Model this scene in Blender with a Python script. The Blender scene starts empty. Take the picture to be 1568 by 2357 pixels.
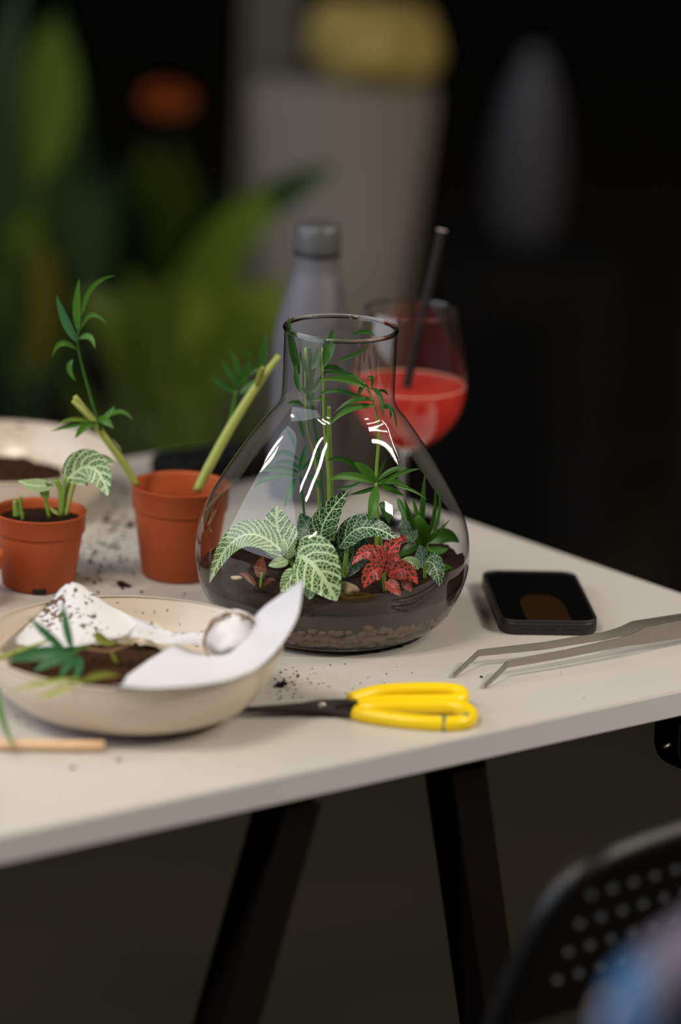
import bpy, bmesh, math, random
from mathutils import Vector as V, Matrix, noise
random.seed(7)
S = bpy.context.scene
COL = S.collection
PI = math.pi

# ------------------------------------------------------------------ camera
T = 0.75                       # height of the table top
FPX, W0, H0 = 8840.0, 1568.0, 2357.0
PITCH, ROLL, DIST = math.radians(15.9), math.radians(2.4), 3.08
FWD = V((0, math.cos(PITCH), -math.sin(PITCH)))
_up = V((0, math.sin(PITCH), math.cos(PITCH)))
_rt = V((1, 0, 0))
RT = _rt * math.cos(ROLL) + _up * math.sin(ROLL)
UP = _up * math.cos(ROLL) - _rt * math.sin(ROLL)
def ray(px, py):
    return FWD * FPX + RT * (px - W0 / 2) - UP * (py - H0 / 2)
CAM = V((0, 0, T)) - ray(757, 1437) * (DIST / FPX)     # the vase stands at x = y = 0
cd = bpy.data.cameras.new('camera')
cam = bpy.data.objects.new('camera', cd)
COL.objects.link(cam)
cd.sensor_fit = 'VERTICAL'; cd.sensor_height = 36.0; cd.sensor_width = 24.0
cd.lens = FPX / H0 * 36.0
cd.clip_start = 0.05; cd.clip_end = 100
M = Matrix((RT, UP, -FWD)).transposed().to_4x4(); M.translation = CAM
cam.matrix_world = M
cd.dof.use_dof = True
cd.dof.focus_distance = 3.02
cd.dof.aperture_fstop = 2.0
S.camera = cam

# ------------------------------------------------------------------ light and exposure
S.view_settings.view_transform = 'Standard'
S.view_settings.look = 'None'
S.view_settings.gamma = 1.0
S.view_settings.use_curve_mapping = False
S.view_settings.exposure = -0.25
S.cycles.use_denoising = True
S.cycles.max_bounces = 14
S.cycles.transparent_max_bounces = 40
S.cycles.transmission_bounces = 10
S.cycles.glossy_bounces = 6
S.cycles.caustics_reflective = False
S.cycles.caustics_refractive = False
wd = bpy.data.worlds.new('room_dusk'); S.world = wd; wd.use_nodes = True
wd.node_tree.nodes['Background'].inputs[0].default_value = (0.5, 0.52, 0.6, 1)
wd.node_tree.nodes['Background'].inputs[1].default_value = 0.006
def area(name, loc, target, sx, sy, power, color, spread=180):
    l = bpy.data.lights.new(name, 'AREA'); l.shape = 'RECTANGLE'; l.size = sx; l.size_y = sy
    l.energy = power; l.color = color; l.spread = math.radians(spread)
    o = bpy.data.objects.new(name, l); COL.objects.link(o); o.location = loc
    d = V(target) - V(loc)
    o.rotation_euler = d.to_track_quat('-Z', 'Y').to_euler()
    return o
def tube_lamp(p, q, wdt, power, color):
    """straight ceiling lamp from p to q, shining down"""
    p = V(p); q = V(q); m = (p + q) / 2
    l = bpy.data.lights.new('ceiling_tube', 'AREA'); l.shape = 'RECTANGLE'
    l.size = (q - p).length; l.size_y = wdt; l.energy = power; l.color = color
    o = bpy.data.objects.new('ceiling_tube', l); COL.objects.link(o); o.location = m
    o.rotation_euler = (0, 0, math.atan2(q.y - p.y, q.x - p.x))
    return o
WARM = (1.0, 0.90, 0.76)
ZL = 2.6
for (x0, y0), (x1, y1), w_, p_ in (((-0.54, -0.96), (-1.25, -1.28), 0.05, 18), ((-0.37, -1.14), (-1.02, -1.50), 0.06, 22),
                                   ((-3.15, 0.72), (-2.60, 0.30), 0.05, 12), ((-3.05, 0.84), (-2.50, 0.42), 0.05, 12),
                                   ((-0.95, -2.25), (-0.60, -2.12), 0.05, 6), ((1.50, -0.56), (2.60, 0.30), 0.06, 16),
                                   ((2.70, 0.50), (2.05, 0.90), 0.06, 8), ((1.20, -0.20), (2.15, 0.62), 0.06, 16)):
    tube_lamp((x0, y0, ZL), (x1, y1, ZL), w_, p_, WARM)
area('window_daylight', (-2.85, -1.1, 2.35), (0, -0.4, 1.2), 3.9, 2.3, 92, (0.82, 0.88, 1.0))
tube_lamp((1.96, -1.10, ZL), (2.30, -0.97, ZL), 0.16, 66, WARM)

# ------------------------------------------------------------------ helpers
def at(px, py, Y):
    """point seen at pixel (px, py) on the upright plane y = Y"""
    d = ray(px, py); return CAM + d * ((Y - CAM.y) / d.y)
def onz(px, py, z=0.0):
    """point seen at pixel (px, py) at height z over the table"""
    d = ray(px, py); return CAM + d * ((T + z - CAM.z) / d.z)
def mpp(p):
    """metres per pixel at point p"""
    return (p - CAM).dot(FWD) / FPX

ORG = {}
def finish(name, bm, mat, parent=None, smooth=True, loc=None):
    me = bpy.data.meshes.new(name)
    o = bpy.data.objects.new(name, me); COL.objects.link(o)
    if parent is not None:
        r = ORG[parent.name]; ORG[o.name] = r; o.parent = parent
    else:
        r = V(loc) if loc is not None else V((0, 0, 0))
        o.location = r; ORG[o.name] = r
    bmesh.ops.translate(bm, verts=bm.verts, vec=-r)
    bm.to_mesh(me); bm.free()
    if smooth:
        for p in me.polygons: p.use_smooth = True
    for m_ in (mat if isinstance(mat, (list, tuple)) else [mat]): me.materials.append(m_)
    return o
def tag(o, label=None, cat=None, group=None, kind=None):
    if label: o['label'] = label
    if cat: o['category'] = cat
    if group: o['group'] = group
    if kind: o['kind'] = kind
    return o
def thing(name, label, cat, loc, group=None):
    o = bpy.data.objects.new(name, None); COL.objects.link(o)
    o.location = V(loc); o.empty_display_size = 0.02
    ORG[o.name] = V(loc)
    return tag(o, label, cat, group)

# materials ---------------------------------------------------------
def new_mat(name):
    m = bpy.data.materials.new(name); m.use_nodes = True
    nt = m.node_tree
    return m, nt, nt.nodes['Principled BSDF'], nt.nodes, nt.links
def plain(name, col, rough=0.5, metal=0.0, var=0.08, scale=40, bump=0.0, spec=0.5, trans=0.0, ior=1.45, bscale=None, coat=0.0, sss=0.0):
    m, nt, b, N, L = new_mat(name)
    tc = N.new('ShaderNodeTexCoord'); nz = N.new('ShaderNodeTexNoise')
    nz.inputs['Scale'].default_value = scale; nz.inputs['Detail'].default_value = 4
    L.new(tc.outputs['Object'], nz.inputs['Vector'])
    mx = N.new('ShaderNodeMix'); mx.data_type = 'RGBA'
    mx.inputs[6].default_value = (*[c * (1 - var) for c in col], 1)
    mx.inputs[7].default_value = (*[min(1, c * (1 + var)) for c in col], 1)
    L.new(nz.outputs['Fac'], mx.inputs[0]); L.new(mx.outputs[2], b.inputs['Base Color'])
    b.inputs['Roughness'].default_value = rough; b.inputs['Metallic'].default_value = metal
    b.inputs['Specular IOR Level'].default_value = spec
    b.inputs['Transmission Weight'].default_value = trans; b.inputs['IOR'].default_value = ior
    b.inputs['Coat Weight'].default_value = coat
    if sss:
        b.inputs['Subsurface Weight'].default_value = sss; b.inputs['Subsurface Scale'].default_value = 0.003
    if bump:
        n2 = N.new('ShaderNodeTexNoise'); n2.inputs['Scale'].default_value = bscale or scale
        n2.inputs['Detail'].default_value = 6
        L.new(tc.outputs['Object'], n2.inputs['Vector'])
        bp = N.new('ShaderNodeBump'); bp.inputs['Strength'].default_value = bump
        bp.inputs['Distance'].default_value = 0.002
        L.new(n2.outputs['Fac'], bp.inputs['Height']); L.new(bp.outputs['Normal'], b.inputs['Normal'])
    return m
def spotted(name, base, spots, rough=0.8, scale=120, lo=0.55, hi=0.62, mask_scale=8, bump=0.2):
    """base colour with soil-coloured specks gathered in patches"""
    m, nt, b, N, L = new_mat(name)
    tc = N.new('ShaderNodeTexCoord')
    n1 = N.new('ShaderNodeTexNoise'); n1.inputs['Scale'].default_value = scale; n1.inputs['Detail'].default_value = 5
    n2 = N.new('ShaderNodeTexNoise'); n2.inputs['Scale'].default_value = mask_scale; n2.inputs['Detail'].default_value = 2
    for n in (n1, n2): L.new(tc.outputs['Object'], n.inputs['Vector'])
    ad = N.new('ShaderNodeMath'); ad.operation = 'MULTIPLY_ADD'
    L.new(n2.outputs['Fac'], ad.inputs[0]); ad.inputs[1].default_value = 0.7; L.new(n1.outputs['Fac'], ad.inputs[2])
    sb = N.new('ShaderNodeMapRange'); sb.inputs[1].default_value = lo + 0.35; sb.inputs[2].default_value = hi + 0.35
    L.new(ad.outputs[0], sb.inputs[0])
    mx = N.new('ShaderNodeMix'); mx.data_type = 'RGBA'
    mx.inputs[6].default_value = (*base, 1); mx.inputs[7].default_value = (*spots, 1)
    L.new(sb.outputs[0], mx.inputs[0]); L.new(mx.outputs[2], b.inputs['Base Color'])
    b.inputs['Roughness'].default_value = rough
    bp = N.new('ShaderNodeBump'); bp.inputs['Strength'].default_value = bump; bp.inputs['Distance'].default_value = 0.001
    L.new(n1.outputs['Fac'], bp.inputs['Height']); L.new(bp.outputs['Normal'], b.inputs['Normal'])
    return m
def leafy(name, col, tip=None, rough=0.42, transl=0.35):
    """leaf: colour with fine length-wise streaks, some light passing through"""
    m, nt, b, N, L = new_mat(name)
    uv = N.new('ShaderNodeUVMap'); sep = N.new('ShaderNodeSeparateXYZ'); L.new(uv.outputs[0], sep.inputs[0])
    mp = N.new('ShaderNodeMapping'); mp.inputs['Scale'].default_value = (0.5, 26, 1); L.new(uv.outputs[0], mp.inputs[0])
    nz = N.new('ShaderNodeTexNoise'); nz.inputs['Scale'].default_value = 1.0; L.new(mp.outputs[0], nz.inputs['Vector'])
    mx = N.new('ShaderNodeMix'); mx.data_type = 'RGBA'
    mx.inputs[6].default_value = (*[c * 0.7 for c in col], 1); mx.inputs[7].default_value = (*[c * 1.3 for c in col], 1)
    L.new(nz.outputs['Fac'], mx.inputs[0])
    L.new(mx.outputs[2], b.inputs['Base Color']); b.inputs['Roughness'].default_value = rough
    tr = N.new('ShaderNodeBsdfTranslucent'); L.new(mx.outputs[2], tr.inputs[0])
    ms = N.new('ShaderNodeMixShader'); ms.inputs[0].default_value = transl
    L.new(b.outputs[0], ms.inputs[1]); L.new(tr.outputs[0], ms.inputs[2])
    L.new(ms.outputs[0], N['Material Output'].inputs[0])
    return m
def veined(name, col, vein, dens=4.6, thick=0.05, rough=0.4, lat=4.0):
    """nerve-plant leaf: midrib, curved side veins and a net between them (uv in leaf widths)"""
    m, nt, b, N, L = new_mat(name)
    uv = N.new('ShaderNodeUVMap'); sep = N.new('ShaderNodeSeparateXYZ'); L.new(uv.outputs[0], sep.inputs[0])
    wn = N.new('ShaderNodeTexNoise'); wn.inputs['Scale'].default_value = 3.5; L.new(uv.outputs[0], wn.inputs['Vector'])
    ws = N.new('ShaderNodeVectorMath'); ws.operation = 'MULTIPLY_ADD'; ws.inputs[1].default_value = (0.10, 0.06, 0)
    wo = N.new('ShaderNodeVectorMath'); wo.operation = 'SUBTRACT'; wo.inputs[1].default_value = (0.5, 0.5, 0)
    L.new(wn.outputs['Color'], wo.inputs[0]); L.new(wo.outputs[0], ws.inputs[0]); L.new(uv.outputs[0], ws.inputs[2]); L.new(ws.outputs[0], sep.inputs[0])
    def math_(op, a, bb=None, c=None):
        n = N.new('ShaderNodeMath'); n.operation = op
        for i, x in enumerate((a, bb, c)):
            if x is None: continue
            if isinstance(x, (int, float)): n.inputs[i].default_value = x
            else: L.new(x, n.inputs[i])
        return n.outputs[0]
    av = math_('ABSOLUTE', sep.outputs['Y'])
    mid = math_('LESS_THAN', av, thick * 0.42)
    # side veins leave the midrib at an angle and curve towards the tip
    cur = math_('MULTIPLY', math_('POWER', av, 1.4), 1.6)
    ph = math_('MULTIPLY', math_('SUBTRACT', sep.outputs['X'], cur), lat)
    sgn = math_('MULTIPLY', math_('GREATER_THAN', sep.outputs['Y'], 0.0), 0.5)
    fr = math_('FRACT', math_('ADD', ph, sgn))
    tri = math_('ABSOLUTE', math_('SUBTRACT', fr, 0.5))
    side = math_('LESS_THAN', tri, thick * lat * 0.34)
    vo = N.new('ShaderNodeTexVoronoi'); vo.feature = 'DISTANCE_TO_EDGE'; vo.voronoi_dimensions = '2D'
    vo.inputs['Scale'].default_value = dens * 1.7; L.new(uv.outputs[0], vo.inputs['Vector'])
    net = math_('LESS_THAN', vo.outputs['Distance'], thick * 1.05)
    allv = math_('MAXIMUM', math_('MAXIMUM', mid, side), math_('MULTIPLY', net, 0.85))
    nz = N.new('ShaderNodeTexNoise'); nz.inputs['Scale'].default_value = 3.0; L.new(uv.outputs[0], nz.inputs['Vector'])
    c0 = N.new('ShaderNodeMix'); c0.data_type = 'RGBA'
    c0.inputs[6].default_value = (*[c * 0.7 for c in col], 1); c0.inputs[7].default_value = (*[c * 1.3 for c in col], 1)
    L.new(nz.outputs['Fac'], c0.inputs[0])
    mx = N.new('ShaderNodeMix'); mx.data_type = 'RGBA'; L.new(allv, mx.inputs[0])
    L.new(c0.outputs[2], mx.inputs[6]); mx.inputs[7].default_value = (*vein, 1)
    L.new(mx.outputs[2], b.inputs['Base Color']); b.inputs['Roughness'].default_value = rough
    bp = N.new('ShaderNodeBump'); bp.inputs['Strength'].default_value = 0.25; bp.inputs['Distance'].default_value = 0.0006
    bp.invert = True
    L.new(allv, bp.inputs['Height']); L.new(bp.outputs['Normal'], b.inputs['Normal'])
    tr = N.new('ShaderNodeBsdfTranslucent'); L.new(mx.outputs[2], tr.inputs[0])
    ms = N.new('ShaderNodeMixShader'); ms.inputs[0].default_value = 0.2
    L.new(b.outputs[0], ms.inputs[1]); L.new(tr.outputs[0], ms.inputs[2])
    L.new(ms.outputs[0], N['Material Output'].inputs[0])
    return m
def thin_glass(name, boost=1.9, edge=(0.14, 0.20, 0.18), power=5.0):
    """thin clear wall: Fresnel reflection over straight-through light, tinted where the wall is seen edge-on"""
    m, nt, b, N, L = new_mat(name)
    N.remove(b)
    geo = N.new('ShaderNodeNewGeometry')
    ir = N.new('ShaderNodeMapRange'); ir.inputs[3].default_value = 1.5; ir.inputs[4].default_value = 1 / 1.5
    L.new(geo.outputs['Backfacing'], ir.inputs[0])
    fr = N.new('ShaderNodeFresnel'); L.new(ir.outputs[0], fr.inputs[0])
    mu = N.new('ShaderNodeMath'); mu.operation = 'MULTIPLY'; mu.use_clamp = True; mu.inputs[1].default_value = boost
    L.new(fr.outputs[0], mu.inputs[0])
    lw = N.new('ShaderNodeLayerWeight'); lw.inputs[0].default_value = 0.5
    pw = N.new('ShaderNodeMath'); pw.operation = 'POWER'; pw.inputs[1].default_value = power
    L.new(lw.outputs['Facing'], pw.inputs[0])
    mx = N.new('ShaderNodeMix'); mx.data_type = 'RGBA'; L.new(pw.outputs[0], mx.inputs[0])
    mx.inputs[6].default_value = (0.985, 0.99, 0.985, 1); mx.inputs[7].default_value = (*edge, 1)
    tr = N.new('ShaderNodeBsdfTransparent'); L.new(mx.outputs[2], tr.inputs[0])
    gl = N.new('ShaderNodeBsdfGlossy'); gl.inputs['Roughness'].default_value = 0.02
    ms = N.new('ShaderNodeMixShader'); L.new(mu.outputs[0], ms.inputs[0])
    L.new(tr.outputs[0], ms.inputs[1]); L.new(gl.outputs[0], ms.inputs[2])
    L.new(ms.outputs[0], N['Material Output'].inputs[0])
    return m

# mesh builders -----------------------------------------------------
def smooth_path(pts, n=8):
    """Catmull-Rom through pts (Vectors or tuples of equal length)"""
    P = [V(p) for p in pts]
    if len(P) < 3: return [P[0].lerp(P[1], i / n) for i in range(n + 1)]
    out = []
    for i in range(len(P) - 1):
        p0 = P[i - 1] if i else P[0] * 2 - P[1]
        p1, p2 = P[i], P[i + 1]
        p3 = P[i + 2] if i + 2 < len(P) else P[-1] * 2 - P[-2]
        for k in range(n):
            t = k / n
            out.append(0.5 * ((2 * p1) + (p2 - p0) * t + (2 * p0 - 5 * p1 + 4 * p2 - p3) * t * t + (3 * p1 - p0 - 3 * p2 + p3) * t ** 3))
    out.append(P[-1])
    return out
def frame_for(t, ref=V((0, 0, 1))):
    t = t.normalized()
    if abs(t.dot(ref)) > 0.95: ref = V((1, 0, 0))
    a = t.cross(ref).normalized(); return a, t.cross(a).normalized()
def add_tube(bm, pts, rad, seg=10, closed=False, flat=1.0, caps=True):
    n = len(pts); rings = []
    for i, p in enumerate(pts):
        if closed: t = pts[(i + 1) % n] - pts[i - 1]
        else: t = pts[min(i + 1, n - 1)] - pts[max(i - 1, 0)]
        a, b = frame_for(t)
        r = rad[i] if isinstance(rad, (list, tuple)) else rad
        rings.append([bm.verts.new(p + a * (r * math.cos(2 * PI * k / seg)) + b * (r * flat * math.sin(2 * PI * k / seg))) for k in range(seg)])
    for i in range(n if closed else n - 1):
        A, B = rings[i], rings[(i + 1) % n]
        for k in range(seg):
            bm.faces.new((A[k], A[(k + 1) % seg], B[(k + 1) % seg], B[k]))
    if caps and not closed:
        bm.faces.new(rings[0][::-1]); bm.faces.new(rings[-1])
    return bm
def tube(pts, rad, seg=10, **k):
    bm = bmesh.new(); add_tube(bm, pts, rad, seg, **k)
    bmesh.ops.recalc_face_normals(bm, faces=bm.faces); return bm
def add_lathe(bm, prof, c, seg=64, a0=0.0):
    c = V(c); rings = []
    for r, z in prof:
        if r < 1e-6: rings.append([bm.verts.new(c + V((0, 0, z)))])
        else: rings.append([bm.verts.new(c + V((r * math.cos(a0 + 2 * PI * k / seg), r * math.sin(a0 + 2 * PI * k / seg), z))) for k in range(seg)])
    for A, B in zip(rings, rings[1:]):
        for k in range(seg):
            k2 = (k + 1) % seg
            if len(A) == 1 and len(B) == 1: continue
            if len(A) == 1: bm.faces.new((A[0], B[k2], B[k]))
            elif len(B) == 1: bm.faces.new((A[k], A[k2], B[0]))
            else: bm.faces.new((A[k], A[k2], B[k2], B[k]))
    return bm
def lathe(prof, c, seg=64, **k):
    bm = add_lathe(bmesh.new(), prof, c, seg, **k)
    return bm
def fine_profile(prof, n=5):
    return [(p.x, p.y) for p in smooth_path([(r, z, 0) for r, z in prof], n)]
def add_box(bm, c, ax, ay, az, bev=0.0):
    """box centred on c with half-axes ax, ay, az"""
    vs = [bm.verts.new(V(c) + V(ax) * i + V(ay) * j + V(az) * k) for i in (-1, 1) for j in (-1, 1) for k in (-1, 1)]
    q = [(0, 1, 3, 2), (4, 6, 7, 5), (0, 4, 5, 1), (2, 3, 7, 6), (0, 2, 6, 4), (1, 5, 7, 3)]
    fs = [bm.faces.new([vs[i] for i in f]) for f in q]
    if bev:
        es = list({e for f in fs for e in f.edges})
        bmesh.ops.bevel(bm, geom=es, offset=bev, segments=3, affect='EDGES', profile=0.6)
    return bm
def box(c, ax, ay, az, bev=0.0):
    bm = add_box(bmesh.new(), c, ax, ay, az, bev)
    bmesh.ops.recalc_face_normals(bm, faces=bm.faces); return bm
def add_rock(bm, c, size, seed, sub=2, amp=0.35, freq=1.3):
    r = bmesh.ops.create_icosphere(bm, subdivisions=sub, radius=1.0)
    off = V((seed * 7.3, seed * 3.1, seed * 1.7))
    for v in r['verts']:
        d = v.co.normalized()
        k = 1 + amp * noise.noise(d * freq + off)
        v.co = V(c) + V((d.x * size[0], d.y * size[1], d.z * size[2])) * k
    return bm
def rounded_slab(c, ax, ay, hx, hy, z0, z1, r, bev, n=8):
    """plate with rounded corners; ax, ay unit directions, heights z0..z1 above c"""
    loop = []
    for sx, sy, a0 in ((1, 1, 0), (-1, 1, 90), (-1, -1, 180), (1, -1, 270)):
        for k in range(n + 1):
            a = math.radians(a0 + 90 * k / n)
            loop.append(((sx * (hx - r)) + r * math.cos(a), (sy * (hy - r)) + r * math.sin(a)))
    bm = bmesh.new()
    lev = []
    steps = [(bev, z0), (bev * 0.3, z0 + bev * 0.3), (0, z0 + bev), (0, z1 - bev), (bev * 0.3, z1 - bev * 0.3), (bev, z1)]
    for ins, z in steps:
        ring = []
        for x, y in loop:
            l = math.hypot(x, y); k = (l - ins) / l
            ring.append(bm.verts.new(V(c) + V(ax) * (x * k) + V(ay) * (y * k) + V((0, 0, z))))
        lev.append(ring)
    m = len(loop)
    for A, B in zip(lev, lev[1:]):
        for k in range(m): bm.faces.new((A[k], A[(k + 1) % m], B[(k + 1) % m], B[k]))
    bm.faces.new(lev[0][::-1]); bm.faces.new(lev[-1])
    bmesh.ops.recalc_face_normals(bm, faces=bm.faces)
    return bm

TOCAM = -FWD
def leaf_bm(a, m, b, width, roll=0.0, shape='lance', fold=0.25, nu=12, nv=6, twist=0.0, wave=0.0, seed=0, cup=0.0):
    """leaf blade from base a over middle m to tip b; width in metres; roll turns the blade about its length"""
    a, m, b = V(a), V(m), V(b)
    ctrl = 2 * m - 0.5 * (a + b)
    bm = bmesh.new(); uvl = bm.loops.layers.uv.new('UVMap')
    L = (m - a).length + (b - m).length
    rows = []; uvs = {}
    for i in range(nu + 1):
        t = i / nu
        p = a * (1 - t) ** 2 + ctrl * (2 * t * (1 - t)) + b * t * t
        d = (ctrl - a) * (1 - t) + (b - ctrl) * t
        if d.length < 1e-7: d = b - a
        d.normalize()
        s = d.cross(TOCAM)
        if s.length < 0.05: s = d.cross(V((1, 0, 0)))
        s.normalize()
        q = Matrix.Rotation(roll + twist * (t - 0.5), 3, d)
        s = q @ s; nrm = s.cross(d).normalized()
        if shape == 'lance': w = math.sin(PI * min(1, max(0, t)) ** 0.80) ** 0.85
        elif shape == 'ovate': w = math.sin(PI * t ** 0.70) ** 0.74
        elif shape == 'blade': w = min(1, (0.35 + 3 * t)) * (1 - t ** 2.2) ** 0.8
        else: w = math.sin(PI * t) ** 0.6
        if i == 0: w = max(w, 0.06)
        if i == nu: w = 0.0
        w *= width * 0.5
        row = []
        if i == nu:
            vv = bm.verts.new(p); uvs[vv] = (t * L / width, 0); row = [vv] * (nv + 1)
        else:
            for j in range(nv + 1):
                v = 2 * j / nv - 1
                h = fold * abs(v) * w + cup * v * v * w
                if wave: h += wave * width * abs(v) * noise.noise(V((t * 6 + seed, v * 2, seed * 1.7)))
                vv = bm.verts.new(p + s * (v * w) + nrm * h)
                uvs[vv] = (t * L / width + seed * 3.0, v * w / width); row.append(vv)
        rows.append(row)
    for A, B in zip(rows, rows[1:]):
        for j in range(nv):
            f = [A[j], A[j + 1], B[j + 1], B[j]]
            f = [x for k, x in enumerate(f) if x not in f[:k]]
            if len(f) >= 3: bm.faces.new(f)
    for f in bm.faces:
        for l in f.loops:
            u = uvs[l.vert]; l[uvl].uv = (u[0], u[1])
    return bm
def leaf_px(parent, mat, b_, m_, t_, wpx, Y, shape='lance', roll=None, name='leaf', **k):
    """leaf through three pixels; Y is one depth or (base, middle, tip)"""
    Ys = Y if isinstance(Y, (tuple, list)) else (Y, Y, Y)
    a, m, b = at(*b_, Ys[0]), at(*m_, Ys[1]), at(*t_, Ys[2])
    if roll is None: roll = random.uniform(-0.6, 0.6)
    w = wpx * mpp(m) / max(0.5, math.cos(roll))
    return finish(name, leaf_bm(a, m, b, w, roll, shape, **k), mat, parent)
def stem_px(parent, mat, pts, wpx, name='stem', n=6, seg=8):
    """tapering stem through pixels (px, py, Y); wpx one width or one per point"""
    P = [at(x, y, Y) for x, y, Y in pts]
    ws = wpx if isinstance(wpx, (tuple, list)) else [wpx] * len(pts)
    path = smooth_path(P, n)
    rad = []
    for i in range(len(path)):
        f = i / (len(path) - 1) * (len(ws) - 1); k = min(int(f), len(ws) - 2)
        rad.append((ws[k] * (1 - f + k) + ws[k + 1] * (f - k)) * 0.5 * mpp(path[i]))
    return finish(name, tube(path, rad, seg), mat, parent)
#@@BODY@@
# ------------------------------------------------------------------ materials
M_table = plain('white_laminate', (0.555, 0.53, 0.495), 0.34, var=0.02, scale=6, bump=0.02, bscale=300)
M_edge = plain('laminate_edge', (0.68, 0.65, 0.67), 0.5, var=0.02, scale=6)
M_floor = plain('dark_carpet', (0.026, 0.0225, 0.0160), 0.95, var=0.25, scale=3, bump=0.3, bscale=220, spec=0.1)
M_wall = plain('black_wall', (0.012, 0.012, 0.013), 0.9, var=0.15, scale=5, spec=0.1)
M_black_wood = plain('black_stained_wood', (0.005, 0.0025, 0.0022), 0.7, var=0.2, scale=20, spec=0.2)
M_black_plastic = plain('black_plastic', (0.004, 0.004, 0.005), 0.42, var=0.1, scale=30)
M_black_cloth = plain('black_cloth', (0.008, 0.008, 0.009), 0.9, var=0.2, scale=120, spec=0.15)
M_glass = thin_glass('clear_vase_glass', 1.3)
M_rim = plain('clear_glass_bead', (0.93, 0.97, 0.95), 0.02, var=0.01, trans=1.0, ior=1.5)
M_wine_glass = thin_glass('clear_wine_glass', 2.2, (0.45, 0.42, 0.42), 5.0)
M_cocktail_surface = None
M_soil = plain('peat_soil', (0.022, 0.011, 0.006), 0.95, var=0.6, scale=260, bump=0.9, bscale=420, spec=0.15)
M_soil_brown = plain('brown_potting_soil', (0.046, 0.020, 0.009), 0.95, var=0.65, scale=200, bump=0.9, bscale=380, spec=0.15)
M_sand = plain('dark_grey_sand', (0.045, 0.036, 0.029), 0.9, var=0.25, scale=500, bump=0.3, bscale=900, spec=0.2)
M_pebble_b = plain('brown_clay_pebble', (0.15, 0.095, 0.058), 0.85, var=0.25, scale=120, bump=0.3, bscale=300)
M_pebble_y = plain('beige_pebble', (0.58, 0.46, 0.28), 0.5, var=0.3, scale=70, bump=0.2, bscale=150)
M_terra = plain('terracotta_plastic', (0.40, 0.078, 0.020), 0.5, spec=0.3, var=0.06, scale=25, bump=0.03, bscale=200)
M_ceramic = plain('cream_glazed_ceramic', (0.68, 0.58, 0.47), 0.16, var=0.03, scale=10)
M_ceramic_dusty = spotted('soil_dusted_ceramic', (0.68, 0.58, 0.47), (0.10, 0.05, 0.025), 0.2, 170, 0.74, 0.80, 14, 0.03)
M_paper = spotted('white_napkin_paper', (0.70, 0.69, 0.71), (0.13, 0.07, 0.04), 0.85, 230, 0.585, 0.66, 20, 0.15)
M_paper_clean = plain('clean_white_paper', (0.70, 0.69, 0.72), 0.8, var=0.02, scale=60, bump=0.08, bscale=120)
M_paper_ball = spotted('crumpled_paper', (0.78, 0.76, 0.76), (0.12, 0.055, 0.035), 0.85, 130, 0.70, 0.76, 50, 0.4)
M_wood = plain('pale_birch', (0.74, 0.50, 0.30), 0.55, var=0.1, scale=60)
M_straw = plain('black_paper_straw', (0.012, 0.009, 0.010), 0.65, spec=0.25, var=0.1)
M_straw_in = plain('straw_cut_end', (0.75, 0.60, 0.50), 0.7, var=0.05)
M_steel = plain('brushed_steel', (0.40, 0.37, 0.335), 0.48, metal=1.0, var=0.08, scale=90)
M_blade = plain('dark_tool_steel', (0.055, 0.050, 0.050), 0.38, metal=0.6, var=0.2, scale=60)
M_screw = plain('polished_screw', (0.75, 0.72, 0.66), 0.18, metal=1.0, var=0.03)
M_yellow = plain('yellow_vinyl', (0.90, 0.64, 0.006), 0.35, var=0.04, scale=30, sss=0.1)
M_mark = plain('green_grey_mark', (0.16, 0.20, 0.10), 0.6)
M_mark2 = plain('pale_blue_mark', (0.62, 0.72, 0.66), 0.6)
M_case = plain('black_rubber_case', (0.010, 0.010, 0.012), 0.5, var=0.08, scale=60)
M_dark_hole = plain('dark_opening', (0.003, 0.003, 0.003), 0.6)
M_bottle = plain('grey_powder_coat', (0.125, 0.125, 0.145), 0.42, var=0.03, scale=30, spec=0.4)
M_cap = plain('grey_cap', (0.11, 0.115, 0.12), 0.36, metal=0.2, var=0.04)
M_ring = plain('dark_seal', (0.012, 0.012, 0.013), 0.5)
M_palm = leafy('palm_leaf', (0.075, 0.225, 0.022))
M_palm_dk = leafy('palm_leaf_dark', (0.042, 0.150, 0.018))
M_palm_blue = leafy('palm_leaf_bluish', (0.05, 0.19, 0.07))
M_stem = leafy('green_stem', (0.22, 0.36, 0.055), rough=0.4, transl=0.1)
M_stem_y = leafy('yellow_green_stem', (0.36, 0.42, 0.09), rough=0.4, transl=0.1)
M_pale_leaf = leafy('yellow_green_leaf', (0.30, 0.34, 0.05))
M_dry = plain('brown_dry_stem', (0.20, 0.11, 0.05), 0.8, var=0.3, scale=150)
M_fd = veined('nerve_leaf_dark', (0.020, 0.080, 0.020), (0.60, 0.80, 0.52), 4.2, 0.050, lat=2.4)
M_fp = veined('nerve_leaf_pale', (0.060, 0.155, 0.030), (0.62, 0.80, 0.46), 7.6, 0.092, lat=4.2)
M_fm = veined('nerve_leaf_dull', (0.016, 0.060, 0.026), (0.16, 0.30, 0.18), 3.4, 0.045, lat=2.2)
M_fr = veined('nerve_leaf_red', (0.045, 0.055, 0.018), (0.85, 0.085, 0.10), 3.0, 0.085, lat=3.0)
M_frs = veined('nerve_leaf_red_small', (0.05, 0.05, 0.02), (0.42, 0.07, 0.06), 4.0, 0.07, lat=3.2)
M_glaze_dark = plain('dark_pouch', (0.006, 0.006, 0.008), 0.6)

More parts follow.
